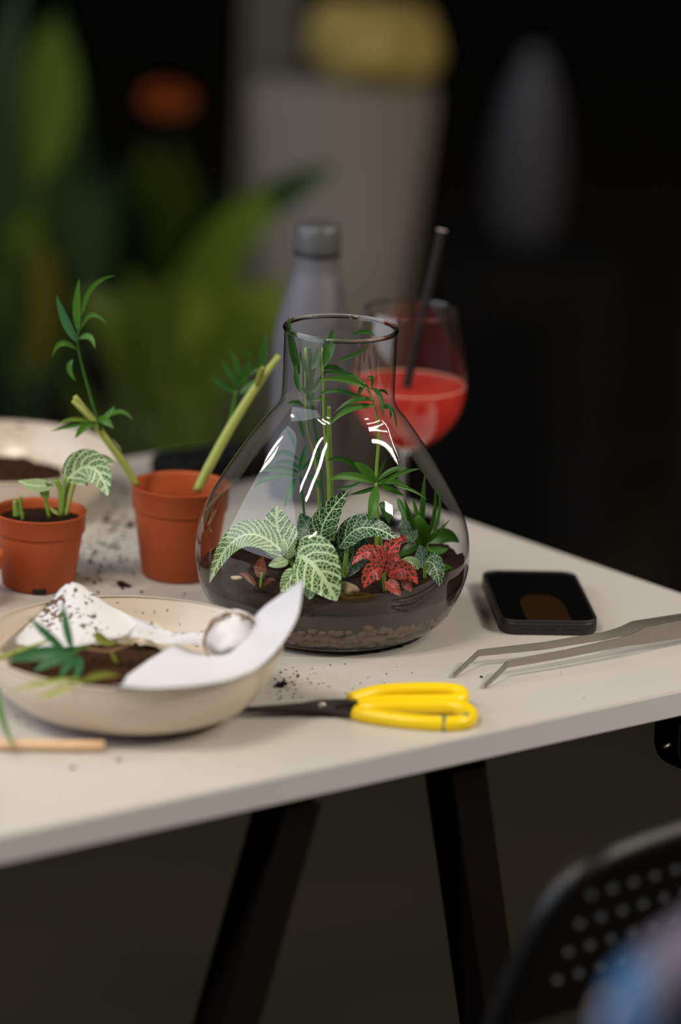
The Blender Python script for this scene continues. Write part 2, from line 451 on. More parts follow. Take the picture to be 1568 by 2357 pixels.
# ------------------------------------------------------------------ setting
def structure(name, bm, m):
    o = finish(name, bm, m, smooth=False); o['kind'] = 'structure'; return o
structure('floor', box((0, 2.0, -0.05), (5, 0, 0), (0, 6, 0), (0, 0, 0.05)), M_floor)
structure('wall_back', box((0, 8.05, 1.5), (5, 0, 0), (0, 0.05, 0), (0, 0, 1.5)), M_wall)
structure('wall_left', box((-5.05, 2.0, 1.5), (0.05, 0, 0), (0, 6, 0), (0, 0, 1.5)), M_wall)
structure('wall_right', box((5.05, 2.0, 1.5), (0.05, 0, 0), (0, 6, 0), (0, 0, 1.5)), M_wall)

# ------------------------------------------------------------------ table on a trestle
FL, FRr = onz(0, 1925), onz(1568, 1590)
Rb, Rf = onz(1070, 1195), onz(1568, 1365)
def meet(p, q, r, s):
    d1, d2 = q - p, s - r
    t = ((r.x - p.x) * d2.y - (r.y - p.y) * d2.x) / (d1.x * d2.y - d1.y * d2.x)
    return p + d1 * t
C_FR = meet(FL, FRr, Rb, Rf)
FDIR = (FL - FRr).normalized()                 # along the front edge, to the left
FIN = V((-FDIR.y, FDIR.x, 0))                  # from the front edge inwards
if FIN.y < 0: FIN = -FIN
C_BR = C_FR + (Rb - Rf).normalized() * 0.775
TH = 0.0215
table = thing('table', 'white laminate work table strewn with soil, carrying the glass terrarium', 'table', (C_FR.x, C_FR.y, 0))
bm = bmesh.new()
quad = [C_FR, C_BR, C_BR + FDIR * 1.55, C_FR + FDIR * 1.55]
top = [bm.verts.new(V((p.x, p.y, T))) for p in quad]
bot = [bm.verts.new(V((p.x, p.y, T - TH))) for p in quad]
bm.faces.new(top); bm.faces.new(bot[::-1])
for k in range(4): bm.faces.new((top[k], top[(k + 1) % 4], bot[(k + 1) % 4], bot[k]))
bmesh.ops.recalc_face_normals(bm, faces=bm.faces)
bmesh.ops.bevel(bm, geom=[e for e in bm.edges], offset=0.0012, segments=2, affect='EDGES')
tt = finish('tabletop', bm, (M_table, M_edge), table, smooth=False)
for p in tt.data.polygons: p.material_index = 1 if abs(p.normal.z) < 0.3 else 0
UPZ = V((0, 0, 1))
PL = onz(722, 1836, -TH); PR = onz(1092, 1748, -TH)
def a_frame(shift):
    """pair of black legs splaying outwards in a plane parallel to the front edge, standing under the top"""
    drop = T - TH
    pl, pr = PL + shift, PR + shift
    for p, dirn in ((pl, FDIR), (pr, -FDIR)):
        k = 0.30 if dirn is FDIR else 0.22
        a = p + FIN * 0.026 - UPZ * 0.001; b = a + dirn * (k * drop) - UPZ * (drop - 0.002)
        d = (b - a).normalized(); s_ = d.cross(FIN).normalized()
        finish('leg', box((a + b) / 2, d * ((a - b).length / 2 - 0.004), FIN * 0.018, s_ * 0.0165, 0.002), M_black_wood, table, smooth=False)
a_frame(V((0, 0, 0)))
a_frame(FIN * 0.66 + FDIR * 0.62)

# ------------------------------------------------------------------ glass terrarium and what grows in it
PROF = [(0.0805, 0.0045), (0.0885, 0.009), (0.0970, 0.019), (0.1050, 0.035), (0.1098, 0.054), (0.1092, 0.074), (0.1045, 0.092),
        (0.0920, 0.116), (0.0785, 0.138), (0.0650, 0.158), (0.0560, 0.1705), (0.0492, 0.1785), (0.0455, 0.1855), (0.0446, 0.194), (0.0444, 0.215), (0.0444, 0.2425)]
def r_at(z):
    for (r0, z0), (r1, z1) in zip(PROF, PROF[1:]):
        if z0 <= z <= z1: return r0 + (r1 - r0) * (z - z0) / (z1 - z0)
    return PROF[0][0] if z < PROF[0][1] else PROF[-1][0]
vase = thing('terrarium_vase', 'large pear-shaped clear glass terrarium vase planted with palms and nerve plants', 'vase', (0, 0, T))
finish('glass_body', lathe(fine_profile(PROF, 6), (0, 0, T), 128), M_glass, vase)
bm = bmesh.new()
add_tube(bm, [V((0.0438 * math.cos(2 * PI * k / 96), 0.0438 * math.sin(2 * PI * k / 96), T + 0.2435)) for k in range(96)], 0.0019, 12, closed=True)
bmesh.ops.recalc_face_normals(bm, faces=bm.faces)
finish('rim', bm, M_rim, vase)
finish('glass_base', lathe([(0, 0.0006), (0.070, 0.0006), (0.0765, 0.0016), (0.0800, 0.0042), (0.0785, 0.0066), (0.070, 0.0072), (0, 0.0072)], (0, 0, T), 128), M_rim, vase)

def layer_bm(z0, z1, topfn=None, inset=0.0012, rings=26, seg=96):
    """fill of the vase between two heights, top shaped by topfn(x, y)"""
    bm = bmesh.new()
    prof = [(0, z0)]
    n = 6
    for k in range(n + 1):
        z = z0 + (z1 - z0) * k / n; prof.append((r_at(z) - inset, z))
    R = prof[-1][0]
    for k in range(1, rings + 1): prof.append((R * (1 - k / rings) if k < rings else 0, z1))
    add_lathe(bm, prof, (0, 0, T), seg)
    if topfn:
        for v in bm.verts:
            if v.co.z > T + z1 - 1e-5:
                x, y = v.co.x, v.co.y
                rr = math.hypot(x, y)
                z = topfn(x, y)
                v.co.z = T + z
                lim = r_at(max(z, 0.005)) - inset
                if rr > lim: v.co.x *= lim / rr; v.co.y *= lim / rr
    bmesh.ops.recalc_face_normals(bm, faces=bm.faces)
    return bm
def soil_h(x, y):
    h = 0.047 + 0.05 * x + 0.010 * noise.noise(V((x * 30, y * 30, 1.0))) + 0.004 * noise.noise(V((x * 110, y * 110, 4.0)))
    return h + 0.006 * math.exp(-((x - 0.1) ** 2 + (y + 0.0) ** 2) / 0.001)
tag(finish('sand_layer', layer_bm(0.0225, 0.040, lambda x, y: 0.041 + 0.06 * x - 0.05 * max(0, -y - 0.05) + 0.002 * noise.noise(V((x * 40, y * 40, 9))), inset=0.0030), M_sand, loc=(0, 0, T + 0.02)),
    'dark grey sand band lying between gravel and soil in the glass vase', 'sand', kind='stuff')
sbm = layer_bm(0.0415, 0.046, soil_h, inset=0.0016, rings=40, seg=128)
_r = random.Random(12)
for k in range(600):
    a_, r_ = _r.uniform(0, 2 * PI), 0.098 * math.sqrt(_r.random()); x_, y_ = r_ * math.cos(a_), r_ * math.sin(a_)
    s_ = 0.0006 + 0.0020 * _r.random() ** 2.5
    add_rock(sbm, (x_, y_, T + soil_h(x_, y_)), (s_ * 1.3, s_, s_), k, 1, 0.6)
so = tag(finish('soil_bed', sbm, M_soil, loc=(0, 0, T + 0.04)),
    'dark moist soil on top of the sand inside the glass vase', 'soil', kind='stuff')
# gravel: pebbles against the glass, the rest as one fill
grav = thing('drainage_gravel', 'band of brown pebbles along the bottom of the glass vase', 'gravel', (0, 0, T + 0.008))
pm = []
for s in range(5):
    b_ = add_rock(bmesh.new(), (0, 0, 0), (0.0052, 0.0045, 0.0040), s + 3, 2, 0.45)
    me = bpy.data.meshes.new('pebble'); b_.to_mesh(me); b_.free(); me.materials.append(M_pebble_b)
    for p in me.polygons: p.use_smooth = True
    pm.append(me)
rg = random.Random(5)
for row, z in enumerate((0.0125, 0.0185, 0.0240, 0.0292)):
    n = (90, 90, 76, 40)[row]
    for k in range(n):
        a = 2 * PI * (k + rg.random() * 0.5) / n
        zz = z + rg.uniform(-0.0012, 0.0012)
        if row > 1 and noise.noise(V((math.cos(a) * 4, math.sin(a) * 4, 2))) < (-0.15, 0.12)[row - 2]: continue
        r = r_at(zz) - 0.0058 - rg.uniform(0, 0.0008)
        o = bpy.data.objects.new('pebble', pm[rg.randrange(5)]); COL.objects.link(o); o.parent = grav
        o.location = (r * math.cos(a), r * math.sin(a), zz - 0.008)
        sc = rg.uniform(0.8, 1.15)
        o.rotation_euler = (rg.uniform(-0.5, 0.5), rg.uniform(-0.5, 0.5), a + rg.uniform(0.6, 2.4)); o.scale = (sc, sc, sc)
o = finish('gravel_fill', lathe([(0, 0.0085), (0.066, 0.0085), (0.074, 0.013), (0.080, 0.0195), (0.0, 0.0195)], (0, 0, T), 48), M_pebble_b, grav); o['kind'] = 'stuff'

# palms ------------------------------------------------------------------
def leaves(parent, rows, mat, shape='lance', **kw):
    for r in rows:
        b_, m_, t_, w, Y = r[:5]
        k = dict(kw)
        if len(r) > 5: k.update(r[5])
        mm = k.pop('mat', mat)
        leaf_px(parent, mm, b_, m_, t_, w, Y, k.pop('shape', shape), **k)
pA = thing('palm_seedling', 'tallest palm seedling in the vase, thick stem rising through the neck', 'plant', at(760, 1300, 0.02), 'palm seedlings in the glass vase')
stem_px(pA, M_stem, [(762, 1290, 0.02), (761, 1150, 0.02), (758, 985, 0.018), (757, 935, 0.017)], (17, 14, 10, 8))
stem_px(pA, M_stem, [(758, 1290, 0.012), (757, 1110, 0.012), (748, 1000, 0.012), (744, 885, 0.010), (742, 800, 0.01)], (9, 8, 7, 6, 4))
stem_px(pA, M_palm_dk, [(752, 1290, 0.03), (738, 1080, 0.03), (720, 950, 0.028), (716, 860, 0.026), (712, 795, 0.026)], (6, 6, 8, 12, 9))
stem_px(pA, M_stem, [(742, 1290, 0.03), (728, 1080, 0.034), (706, 970, 0.03), (703, 800, 0.022)], (5, 5, 5, 5))
leaves(pA, [((690, 862), (674, 800), (664, 728), 19, (0.01, 0.0, -0.005)),
            ((737, 852), (760, 800), (766, 755), 27, (0.012, 0.02, 0.02)),
            ((812, 772), (840, 763), (863, 775), 10, (0.02, 0.022, 0.02), {'roll': 0.3}),
            ((776, 830), (812, 818), (851, 798), 9, (0.0, -0.004, 0.0)),
            ((712, 860), (700, 835), (690, 806), 13, 0.02),
            ((716, 880), (722, 840), (735, 798), 15, 0.024),
            ((720, 930), (706, 890), (698, 820), 18, 0.028),
            ((726, 912), (708, 900), (684, 888), 13, 0.022),
            ((700, 935), (682, 926), (660, 930), 10, 0.03), ((716, 850), (728, 830), (730, 800), 16, 0.012), ((714, 905), (735, 880), (752, 850), 14, 0.02), ((694, 905), (684, 870), (682, 835), 14, 0.0), ((745, 845), (752, 815), (745, 785), 18, 0.0), ((716, 925), (740, 918), (764, 925), 10, 0.02),
            ((744, 850), (770, 845), (800, 862), 12, 0.014),
            ], M_palm_dk)
pB = thing('palm_seedling', 'palm seedling in the vase arching right in front of the pink drink', 'plant', at(866, 1290, -0.01), 'palm seedlings in the glass vase')
stem_px(pB, M_stem, [(868, 1290, 0.0), (866, 1110, 0.0), (872, 1010, 0.0), (869, 960, 0.0), (858, 920, -0.004), (838, 880, -0.006)], (10, 8, 7, 6, 5, 3))
leaves(pB, [((850, 893), (800, 862), (738, 858), 13, (-0.006, 0.0, 0.004), {'mat': M_palm_dk}),
            ((855, 898), (795, 874), (732, 876), 15, (-0.006, -0.01, -0.01), {'mat': M_palm, 'roll': 0.1}),
            ((862, 920), (800, 905), (775, 893), 8, 0.0),
            ((840, 918), (775, 900), (732, 910), 12, (-0.004, 0.0, 0.006)),
            ((866, 935), (805, 942), (758, 980), 15, (-0.004, -0.012, -0.02), {'mat': M_palm, 'roll': 0.15}),
            ((864, 922), (815, 922), (768, 952), 12, (-0.004, -0.01, -0.012)),
            ((838, 882), (830, 898), (822, 918), 11, -0.008), ((846, 872), (857, 872), (855, 896), 10, -0.006),
            ((838, 882), (818, 868), (800, 866), 7, -0.006),
            ((856, 893), (875, 915), (881, 962), 12, (-0.005, -0.012, -0.018)),
            ((868, 900), (885, 900), (893, 912), 7, (-0.004, -0.004, -0.002)),
            ((872, 935), (900, 940), (914, 988), 9, (-0.002, -0.008, -0.012)), ((872, 940), (897, 942), (897, 968), 7, -0.004),
            ], M_palm_dk)
pC = thing('palm_seedling', 'spreading palm seedling low in the vase, fingered leaves above the red nerve plant', 'plant', at(880, 1290, -0.02), 'palm seedlings in the glass vase')
stem_px(pC, M_stem, [(882, 1290, -0.02), (872, 1200, -0.024), (866, 1112, -0.028)], (8, 6, 5))
leaves(pC, [((862, 1113), (805, 1096), (752, 1108), 19, (-0.028, -0.04, -0.05), {'roll': 0.2}),
            ((835, 1090), (795, 1058), (752, 1060), 13, (-0.026, -0.03, -0.03), {'mat': M_palm_dk}),
            ((864, 1112), (842, 1082), (814, 1064), 24, (-0.028, -0.03, -0.03)),
            ((865, 1110), (876, 1085), (890, 1050), 7, (-0.028, -0.03, -0.04)),
            ((876, 1116), (920, 1090), (969, 1079), 11, (-0.028, -0.04, -0.05), {'roll': 0.2}),
            ((868, 1108), (905, 1082), (938, 1077), 12, (-0.026, -0.01, 0.0), {'mat': M_palm_dk}),
            ((868, 1113), (905, 1108), (942, 1122), 15, (-0.028, -0.03, -0.035)),
            ((870, 1114), (905, 1128), (930, 1142), 13, (-0.028, -0.02, -0.02)),
            ((864, 1120), (860, 1160), (848, 1202), 25, (-0.03, -0.045, -0.05), {'roll': 0.1}),
            ((905, 1118), (948, 1128), (985, 1152), 7, (-0.026, -0.02, -0.02)),
            ((838, 1105), (800, 1122), (765, 1122), 8, (-0.026, -0.02, -0.02), {'mat': M_palm_dk}),
            ((915, 1146), (925, 1172), (938, 1207), 15, (-0.028, -0.032, -0.036), {'mat': M_palm_dk}),
            ((872, 1160), (888, 1175), (896, 1208), 24, (-0.02, -0.02, -0.02), {'mat': M_palm_dk}),
            ((866, 1120), (840, 1130), (800, 1140), 10, (-0.026, -0.01, 0.0), {'mat': M_palm_dk})], M_palm)
pD = thing('palm_seedling', 'hazy palm seedling at the left of the vase, leaves behind the reflections', 'plant', at(700, 1285, 0.03), 'palm seedlings in the glass vase')
stem_px(pD, M_palm_blue, [(712, 1285, 0.03), (700, 1180, 0.03), (690, 1088, 0.03)], (7, 6, 5))
leaves(pD, [((688, 1096), (628, 1098), (583, 1124), 12, (0.03, 0.01, 0.0)), ((690, 1088), (640, 1078), (595, 1086), 15, (0.03, 0.02, 0.02)),
            ((692, 1080), (660, 1063), (630, 1070), 13, 0.035), ((680, 1100), (668, 1130), (655, 1170), 19, (0.03, 0.02, 0.01)),
            ((690, 1085), (697, 1055), (705, 1018), 13, 0.03), ((682, 1040), (672, 1005), (655, 985), 10, 0.03),
            ((690, 1085), (720, 1060), (745, 1055), 12, 0.04), ((700, 1010), (692, 975), (680, 945), 10, 0.03),
            ((690, 1060), (655, 1040), (632, 1055), 12, 0.04), ((696, 1095), (725, 1105), (740, 1130), 10, 0.03)], M_palm_blue)
pE = thing('palm_seedling', 'thin-bladed palm seedling against the right wall of the vase', 'plant', at(985, 1290, 0.02), 'palm seedlings in the glass vase')
stem_px(pE, M_stem, [(985, 1290, 0.02), (984, 1265, 0.02), (983, 1240, 0.02)], (6, 5, 4))
leaves(pE, [((975, 1262), (966, 1215), (962, 1185), 44, (0.02, 0.01, 0.01), {'mat': M_palm}),
            ((970, 1238), (972, 1165), (979, 1085), 14, (0.02, 0.01, 0.0)), ((984, 1244), (1000, 1180), (1001, 1120), 10, (0.02, 0.01, 0.0)),
            ((988, 1246), (1010, 1190), (1010, 1112), 8, (0.02, 0.02, 0.02)), ((990, 1248), (1012, 1222), (1038, 1194), 7, 0.02),
            ((985, 1250), (1022, 1232), (1058, 1250), 36, (0.02, 0.03, 0.035), {'mat': M_palm_dk, 'roll': 0.2}),
            ((968, 1240), (950, 1200), (930, 1145), 14, (0.02, 0.0, -0.01)), ((978, 1242), (960, 1180), (950, 1150), 10, 0.02),
            ((965, 1250), (940, 1265), (915, 1282), 22, (0.02, 0.01, 0.005), {'mat': M_palm_dk}), ((980, 1260), (1010, 1268), (1032, 1262), 18, 0.02)], M_palm)

# nerve plants -----------------------------------------------------------
fA = thing('nerve_plant', 'white-veined nerve plant in the vase centre with dark upright leaves', 'plant', at(790, 1320, -0.03))
stem_px(fA, M_stem, [(792, 1330, -0.03), (796, 1290, -0.034), (800, 1240, -0.034)], (12, 11, 8))
stem_px(fA, M_stem, [(790, 1330, -0.035), (772, 1290, -0.04), (742, 1252, -0.044)], (10, 10, 8))
leaves(fA, [((743, 1256), (748, 1200), (804, 1126), 66, (-0.044, -0.044, -0.034), {'mat': M_fd, 'roll': 0.15, 'seed': 1}),
            ((782, 1262), (838, 1214), (918, 1246), 60, (-0.036, -0.046, -0.058), {'mat': M_fd, 'roll': -0.35, 'seed': 2}),
            ((806, 1222), (812, 1275), (785, 1334), 82, (-0.025, -0.022, -0.03), {'mat': M_fm, 'roll': 0.2, 'seed': 3}),
            ((742, 1258), (715, 1225), (692, 1180), 66, (-0.03, -0.012, -0.005), {'mat': M_fm, 'roll': -0.2, 'seed': 4}),
            ((745, 1262), (736, 1268), (722, 1272), 26, (-0.05, -0.055, -0.06), {'mat': M_fp, 'seed': 5}),
            ((790, 1250), (752, 1262), (705, 1260), 40, (-0.02, -0.015, -0.01), {'mat': M_fm, 'seed': 6})], M_fd, 'ovate', nu=18, nv=10, fold=0.2, wave=0.05)
fB = thing('nerve_plant', 'pale white-veined nerve plant at the front left of the vase', 'plant', at(672, 1340, -0.06))
stem_px(fB, M_stem, [(690, 1345, -0.065), (680, 1310, -0.066), (665, 1280, -0.066)], (14, 13, 10))
leaves(fB, [((658, 1282), (640, 1224), (638, 1164), 92, (-0.06, -0.05, -0.045), {'roll': -0.1, 'seed': 7}),
            ((668, 1290), (562, 1232), (482, 1343), 62, (-0.066, -0.062, -0.050), {'roll': 0.45, 'seed': 8}),
            ((684, 1280), (726, 1306), (776, 1384), 128, (-0.072, -0.088, -0.094), {'roll': -0.1, 'seed': 9}),
            ((660, 1285), (662, 1262), (652, 1238), 34, (-0.07, -0.072, -0.07), {'seed': 10}),
            ((664, 1290), (640, 1296), (618, 1302), 26, (-0.07, -0.074, -0.074), {'seed': 11}),
            ((690, 1318), (668, 1336), (646, 1362), 46, (-0.078, -0.086, -0.088), {'seed': 12, 'roll': 0.2}),
            ((700, 1335), (712, 1355), (712, 1380), 40, (-0.085, -0.092, -0.094), {'seed': 13})], M_fp, 'ovate', nu=18, nv=10, fold=0.22, wave=0.05)
leaf_px(fB, M_fd, (688, 1290), (700, 1268), (728, 1254), 34, (-0.072, -0.066, -0.06), 'ovate', roll=0.3, nu=16, nv=8, seed=14)
fR = thing('nerve_plant', 'red-veined nerve plant at the right front of the vase', 'plant', at(890, 1345, -0.07))
stem_px(fR, M_stem, [(886, 1362, -0.078), (884, 1330, -0.078), (888, 1300, -0.078)], (9, 9, 7))
leaves(fR, [((892, 1294), (897, 1268), (926, 1238), 48, (-0.076, -0.072, -0.066), {'roll': 0.1, 'seed': 21}),
            ((886, 1290), (872, 1272), (854, 1262), 32, (-0.076, -0.078, -0.08), {'seed': 22}),
            ((880, 1304), (848, 1272), (810, 1300), 38, (-0.078, -0.082, -0.088), {'roll': 0.3, 'seed': 23}),
            ((888, 1312), (858, 1316), (838, 1354), 50, (-0.082, -0.090, -0.094), {'roll': -0.15, 'seed': 24}),
            ((894, 1326), (928, 1312), (962, 1344), 50, (-0.082, -0.088, -0.090), {'roll': 0.15, 'seed': 25}),
            ((890, 1340), (906, 1352), (922, 1372), 30, (-0.084, -0.090, -0.092), {'seed': 26}),
            ((926, 1335), (938, 1346), (946, 1362), 24, (-0.082, -0.086, -0.088), {'seed': 27}),
            ((892, 1298), (908, 1284), (922, 1294), 26, (-0.082, -0.086, -0.088), {'seed': 28}),
            ((920, 1252), (928, 1240), (934, 1232), 18, (-0.05, -0.05, -0.05), {'seed': 29}),
            ((893, 1306), (905, 1304), (912, 1316), 16, (-0.08, -0.082, -0.084), {'seed': 30})], M_fr, 'ovate', nu=16, nv=8, fold=0.2, wave=0.05)
fS = thing('nerve_plant', 'tiny dull red nerve plant sprouting at the left front of the vase', 'plant', at(600, 1350, -0.07))
stem_px(fS, M_stem, [(600, 1352, -0.075), (601, 1335, -0.075), (603, 1318, -0.075)], (6, 6, 5))
leaves(fS, [((602, 1330), (599, 1304), (606, 1280), 28, (-0.075, -0.072, -0.07), {'seed': 31, 'roll': 0.2}),
            ((588, 1348), (570, 1328), (550, 1320), 15, (-0.08, -0.08, -0.08), {'seed': 32}),
            ((606, 1350), (620, 1334), (638, 1330), 13, (-0.08, -0.08, -0.078), {'seed': 33})], M_frs, 'ovate', nu=12, nv=6)
fG = thing('nerve_plant', 'green nerve plant with thin white veins at the right wall of the vase', 'plant', at(985, 1330, -0.04))
stem_px(fG, M_stem, [(978, 1332, -0.04), (978, 1310, -0.042), (982, 1292, -0.044)], (8, 8, 6))
leaves(fG, [((982, 1292), (1002, 1306), (1012, 1350), 50, (-0.05, -0.062, -0.068), {'roll': 0.2, 'seed': 41}),
            ((1005, 1306), (1030, 1312), (1046, 1325), 24, (-0.03, -0.02, -0.02), {'mat': M_palm, 'seed': 42}),
            ((964, 1310), (945, 1294), (916, 1296), 28, (-0.045, -0.05, -0.055), {'mat': M_fp, 'seed': 43}),
            ((972, 1308), (972, 1278), (966, 1254), 34, (-0.04, -0.035, -0.03), {'mat': M_fm, 'seed': 44}),
            ((950, 1248), (938, 1222), (924, 1194), 42, (-0.0, 0.005, 0.01), {'mat': M_fm, 'seed': 45}),
            ((975, 1300), (995, 1290), (1015, 1292), 20, (-0.035, -0.03, -0.03), {'mat': M_fm, 'seed': 46})], M_fd, 'ovate', nu=16, nv=8, fold=0.2, wave=0.05)
tag(finish('pebble', add_rock(bmesh.new(), at(798, 1357, -0.078), (0.0092, 0.007, 0.0062), 11, 3, 0.3), M_pebble_y, loc=at(798, 1372, -0.078)),
    'smooth beige pebble lying on the soil beneath the largest nerve-plant leaf', 'pebble')
tag(finish('pebble', add_rock(bmesh.new(), at(545, 1330, -0.07), (0.0045, 0.0022, 0.0018), 12, 2, 0.3), M_pebble_y, loc=at(545, 1333, -0.07)),
    'small pale chip of stone on the soil left of the tiny red nerve plant', 'pebble')
# ------------------------------------------------------------------ wine glass, drink, straw, bottle
g = onz(925, 1205)
GX, GY = g.x, g.y
M_drink, nt, b, N, L = new_mat('pink_cocktail')
lw = N.new('ShaderNodeTexNoise'); lw.inputs['Scale'].default_value = 18
mx = N.new('ShaderNodeMix'); mx.data_type = 'RGBA'
mx.inputs[6].default_value = (0.95, 0.075, 0.055, 1); mx.inputs[7].default_value = (0.97, 0.16, 0.12, 1)
L.new(lw.outputs['Fac'], mx.inputs[0]); L.new(mx.outputs[2], b.inputs['Base Color'])
b.inputs['Transmission Weight'].default_value = 0.25; b.inputs['Roughness'].default_value = 0.22; b.inputs['IOR'].default_value = 1.33
tr = N.new('ShaderNodeBsdfTranslucent'); L.new(mx.outputs[2], tr.inputs[0])
ms = N.new('ShaderNodeMixShader'); ms.inputs[0].default_value = 0.5
L.new(b.outputs[0], ms.inputs[1]); L.new(tr.outputs[0], ms.inputs[2]); L.new(ms.outputs[0], N['Material Output'].inputs[0])
BOWLP = [(0.0045, 0.066), (0.012, 0.0685), (0.026, 0.0765), (0.0385, 0.0880), (0.0475, 0.1030), (0.0515, 0.1200), (0.0513, 0.135),
         (0.0490, 0.152), (0.0455, 0.170), (0.0405, 0.1915)]
wg = thing('wine_glass', 'balloon wine glass holding a pink drink, standing behind the vase', 'glass', (GX, GY, T))
finish('glass_bowl', lathe(fine_profile(BOWLP, 5), (GX, GY, T), 96), M_wine_glass, wg)
bm = bmesh.new()
add_tube(bm, [V((GX + 0.0404 * math.cos(2 * PI * k / 72), GY + 0.0404 * math.sin(2 * PI * k / 72), T + 0.1918)) for k in range(72)], 0.0011, 8, closed=True)
bmesh.ops.recalc_face_normals(bm, faces=bm.faces)
finish('rim', bm, M_rim, wg)
finish('stem', lathe([(0, 0.0672)] + fine_profile([(0.006, 0.0672), (0.0044, 0.062), (0.0036, 0.052), (0.0034, 0.03), (0.004, 0.012), (0.007, 0.0058)], 4) + [(0, 0.0058)], (GX, GY, T), 32), M_rim, wg)
finish('foot', lathe([(0, 0.0006), (0.036, 0.0006), (0.0372, 0.0014), (0.036, 0.0022), (0.02, 0.0036), (0.007, 0.0057), (0, 0.0057)], (GX, GY, T), 72), M_rim, wg)
lp = [(0, 0.0685)] + [(max(0.001, r - 0.0008), z + 0.0004) for r, z in fine_profile(BOWLP, 5) if 0.069 < z < 0.1255]
lp += [(lp[-1][0], 0.1260), (lp[-1][0] - 0.001, 0.1262), (0.03, 0.1258), (0.012, 0.1258), (0, 0.1258)]
dk = lathe(lp, (GX, GY, T), 72)
bmesh.ops.recalc_face_normals(dk, faces=dk.faces)
tag(finish('pink_cocktail', dk, M_drink, loc=(GX, GY, T + 0.07)), 'pinkish red drink filling the lower half of the wine glass', 'drink')
M_refraction = plain('pale_pink_refraction', (0.80, 0.42, 0.32), 0.6, var=0.05)  # pale ring added for the bright refraction edge round the drink's surface
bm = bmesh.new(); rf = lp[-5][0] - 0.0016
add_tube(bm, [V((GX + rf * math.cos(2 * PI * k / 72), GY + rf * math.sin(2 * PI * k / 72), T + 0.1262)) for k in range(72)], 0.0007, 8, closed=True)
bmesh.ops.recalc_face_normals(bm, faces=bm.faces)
finish('refraction_edge', bm, M_refraction, bpy.data.objects['pink_cocktail'])
st = thing('drinking_straw', 'black paper straw leaning in the glass of pink drink', 'straw', at(935, 890, GY - 0.018))
s0, s1 = at(936, 892, GY - 0.020), at(1017, 530, GY + 0.012)
finish('straw_tube', tube([s0.lerp(s1, k / 8) for k in range(9)], 0.0040, 20, caps=False), M_straw, st)
dd = (s1 - s0).normalized()
finish('straw_end', tube([s1 - dd * 0.0010, s1 + dd * 0.0006], 0.0040, 20), M_straw_in, st)
bb = onz(708, 1140); BX, BY = bb.x, bb.y
bt = thing('water_bottle', 'matte grey steel water bottle with screw cap behind the vase', 'bottle', (BX, BY, T))
finish('bottle_body', lathe([(0, 0.0005), (0.033, 0.0005)] + fine_profile([(0.0352, 0.003), (0.0360, 0.010), (0.0360, 0.13), (0.0350, 0.150), (0.0305, 0.172), (0.0250, 0.192), (0.0205, 0.206), (0.0195, 0.216), (0.0194, 0.2205)], 4) + [(0, 0.2205)], (BX, BY, T), 72), M_bottle, bt)
finish('seal_ring', lathe([(0, 0.2207), (0.0205, 0.2207), (0.0210, 0.2214), (0.0210, 0.2232), (0.0205, 0.2238), (0, 0.2238)], (BX, BY, T), 56), M_ring, bt)
finish('cap', lathe([(0, 0.224), (0.0205, 0.224), (0.0208, 0.2260), (0.0204, 0.2445), (0.0190, 0.2478), (0.015, 0.2492), (0, 0.2490)], (BX, BY, T), 56), M_cap, bt)

# ------------------------------------------------------------------ terracotta pots
def pot(name, label, c, r_top, r_bot, h, parts=True):
    root = thing(name, label, 'pot', c)
    lip = h * 0.74
    rl = r_bot + (r_top * 0.955 - r_bot) * 0.84
    finish('pot_body', lathe([(0, 0.0005), (r_bot - 0.002, 0.0005), (r_bot, 0.002), (rl, lip - 0.002), (rl + 0.0006, lip)], c, 72), M_terra, root)
    finish('pot_lip', lathe([(rl - 0.001, lip), (rl + 0.0014, lip), (rl + 0.0020, lip + 0.001), (r_top - 0.0006, h - 0.0012), (r_top, h - 0.0006), (r_top - 0.0004, h), (r_top - 0.0014, h),
                            (r_top - 0.0024, h - 0.003), (rl - 0.001, lip - 0.004), (r_bot - 0.0015, 0.004), (0, 0.0035)], c, 72), M_terra, root)
    return root
p1 = onz(88, 1346); P1 = (p1.x, p1.y, T)
lp_ = pot('flower_pot', 'terracotta plastic pot full of soil growing a white-veined cutting', P1, 0.0385, 0.0295, 0.0640)
nb = onz(88, 1371, 0.003); finish('drain_notch', box((nb.x, p1.y - 0.0287, T + 0.0030), (0.0056, 0, 0), (0, 0.0015, 0), (0, 0, 0.0022), 0.0006), M_dark_hole, lp_)
def disc_soil(c, r, z, bumpy, seed, rings=18, seg=56, tilt=(0, 0)):
    bm = bmesh.new()
    prof = [(0, z - 0.006), (r - 0.0004, z - 0.006), (r, z)] + [(r * (1 - k / rings) if k < rings else 0, z) for k in range(1, rings + 1)]
    add_lathe(bm, prof, c, seg)
    for v in bm.verts:
        if v.co.z > c[2] + z - 1e-6:
            x, y = v.co.x - c[0], v.co.y - c[1]
            rr = math.hypot(x, y) / r
            k = 1 if rr < 0.97 else 0.3
            v.co.z += k * (bumpy * noise.noise(V((x * 90, y * 90, seed))) + bumpy * 0.6 * noise.noise(V((x * 260, y * 260, seed + 3)))) + tilt[0] * x + tilt[1] * y
    bmesh.ops.recalc_face_normals(bm, faces=bm.faces)
    return bm
tag(finish('potting_soil', disc_soil(P1, 0.0338, 0.0560, 0.004, 2), M_soil, loc=(p1.x, p1.y, T + 0.056)), 'dark crumbly soil inside the left terracotta pot', 'soil', kind='stuff')
cut = thing('nerve_plant', 'small white-veined nerve plant cutting in the left terracotta pot', 'plant', (p1.x + 0.01, p1.y, T + 0.056))
Yp = p1.y - 0.012
stem_px(cut, M_stem, [(114, 1192, Yp), (104, 1140, Yp), (112, 1112, Yp)], (9, 9, 20))
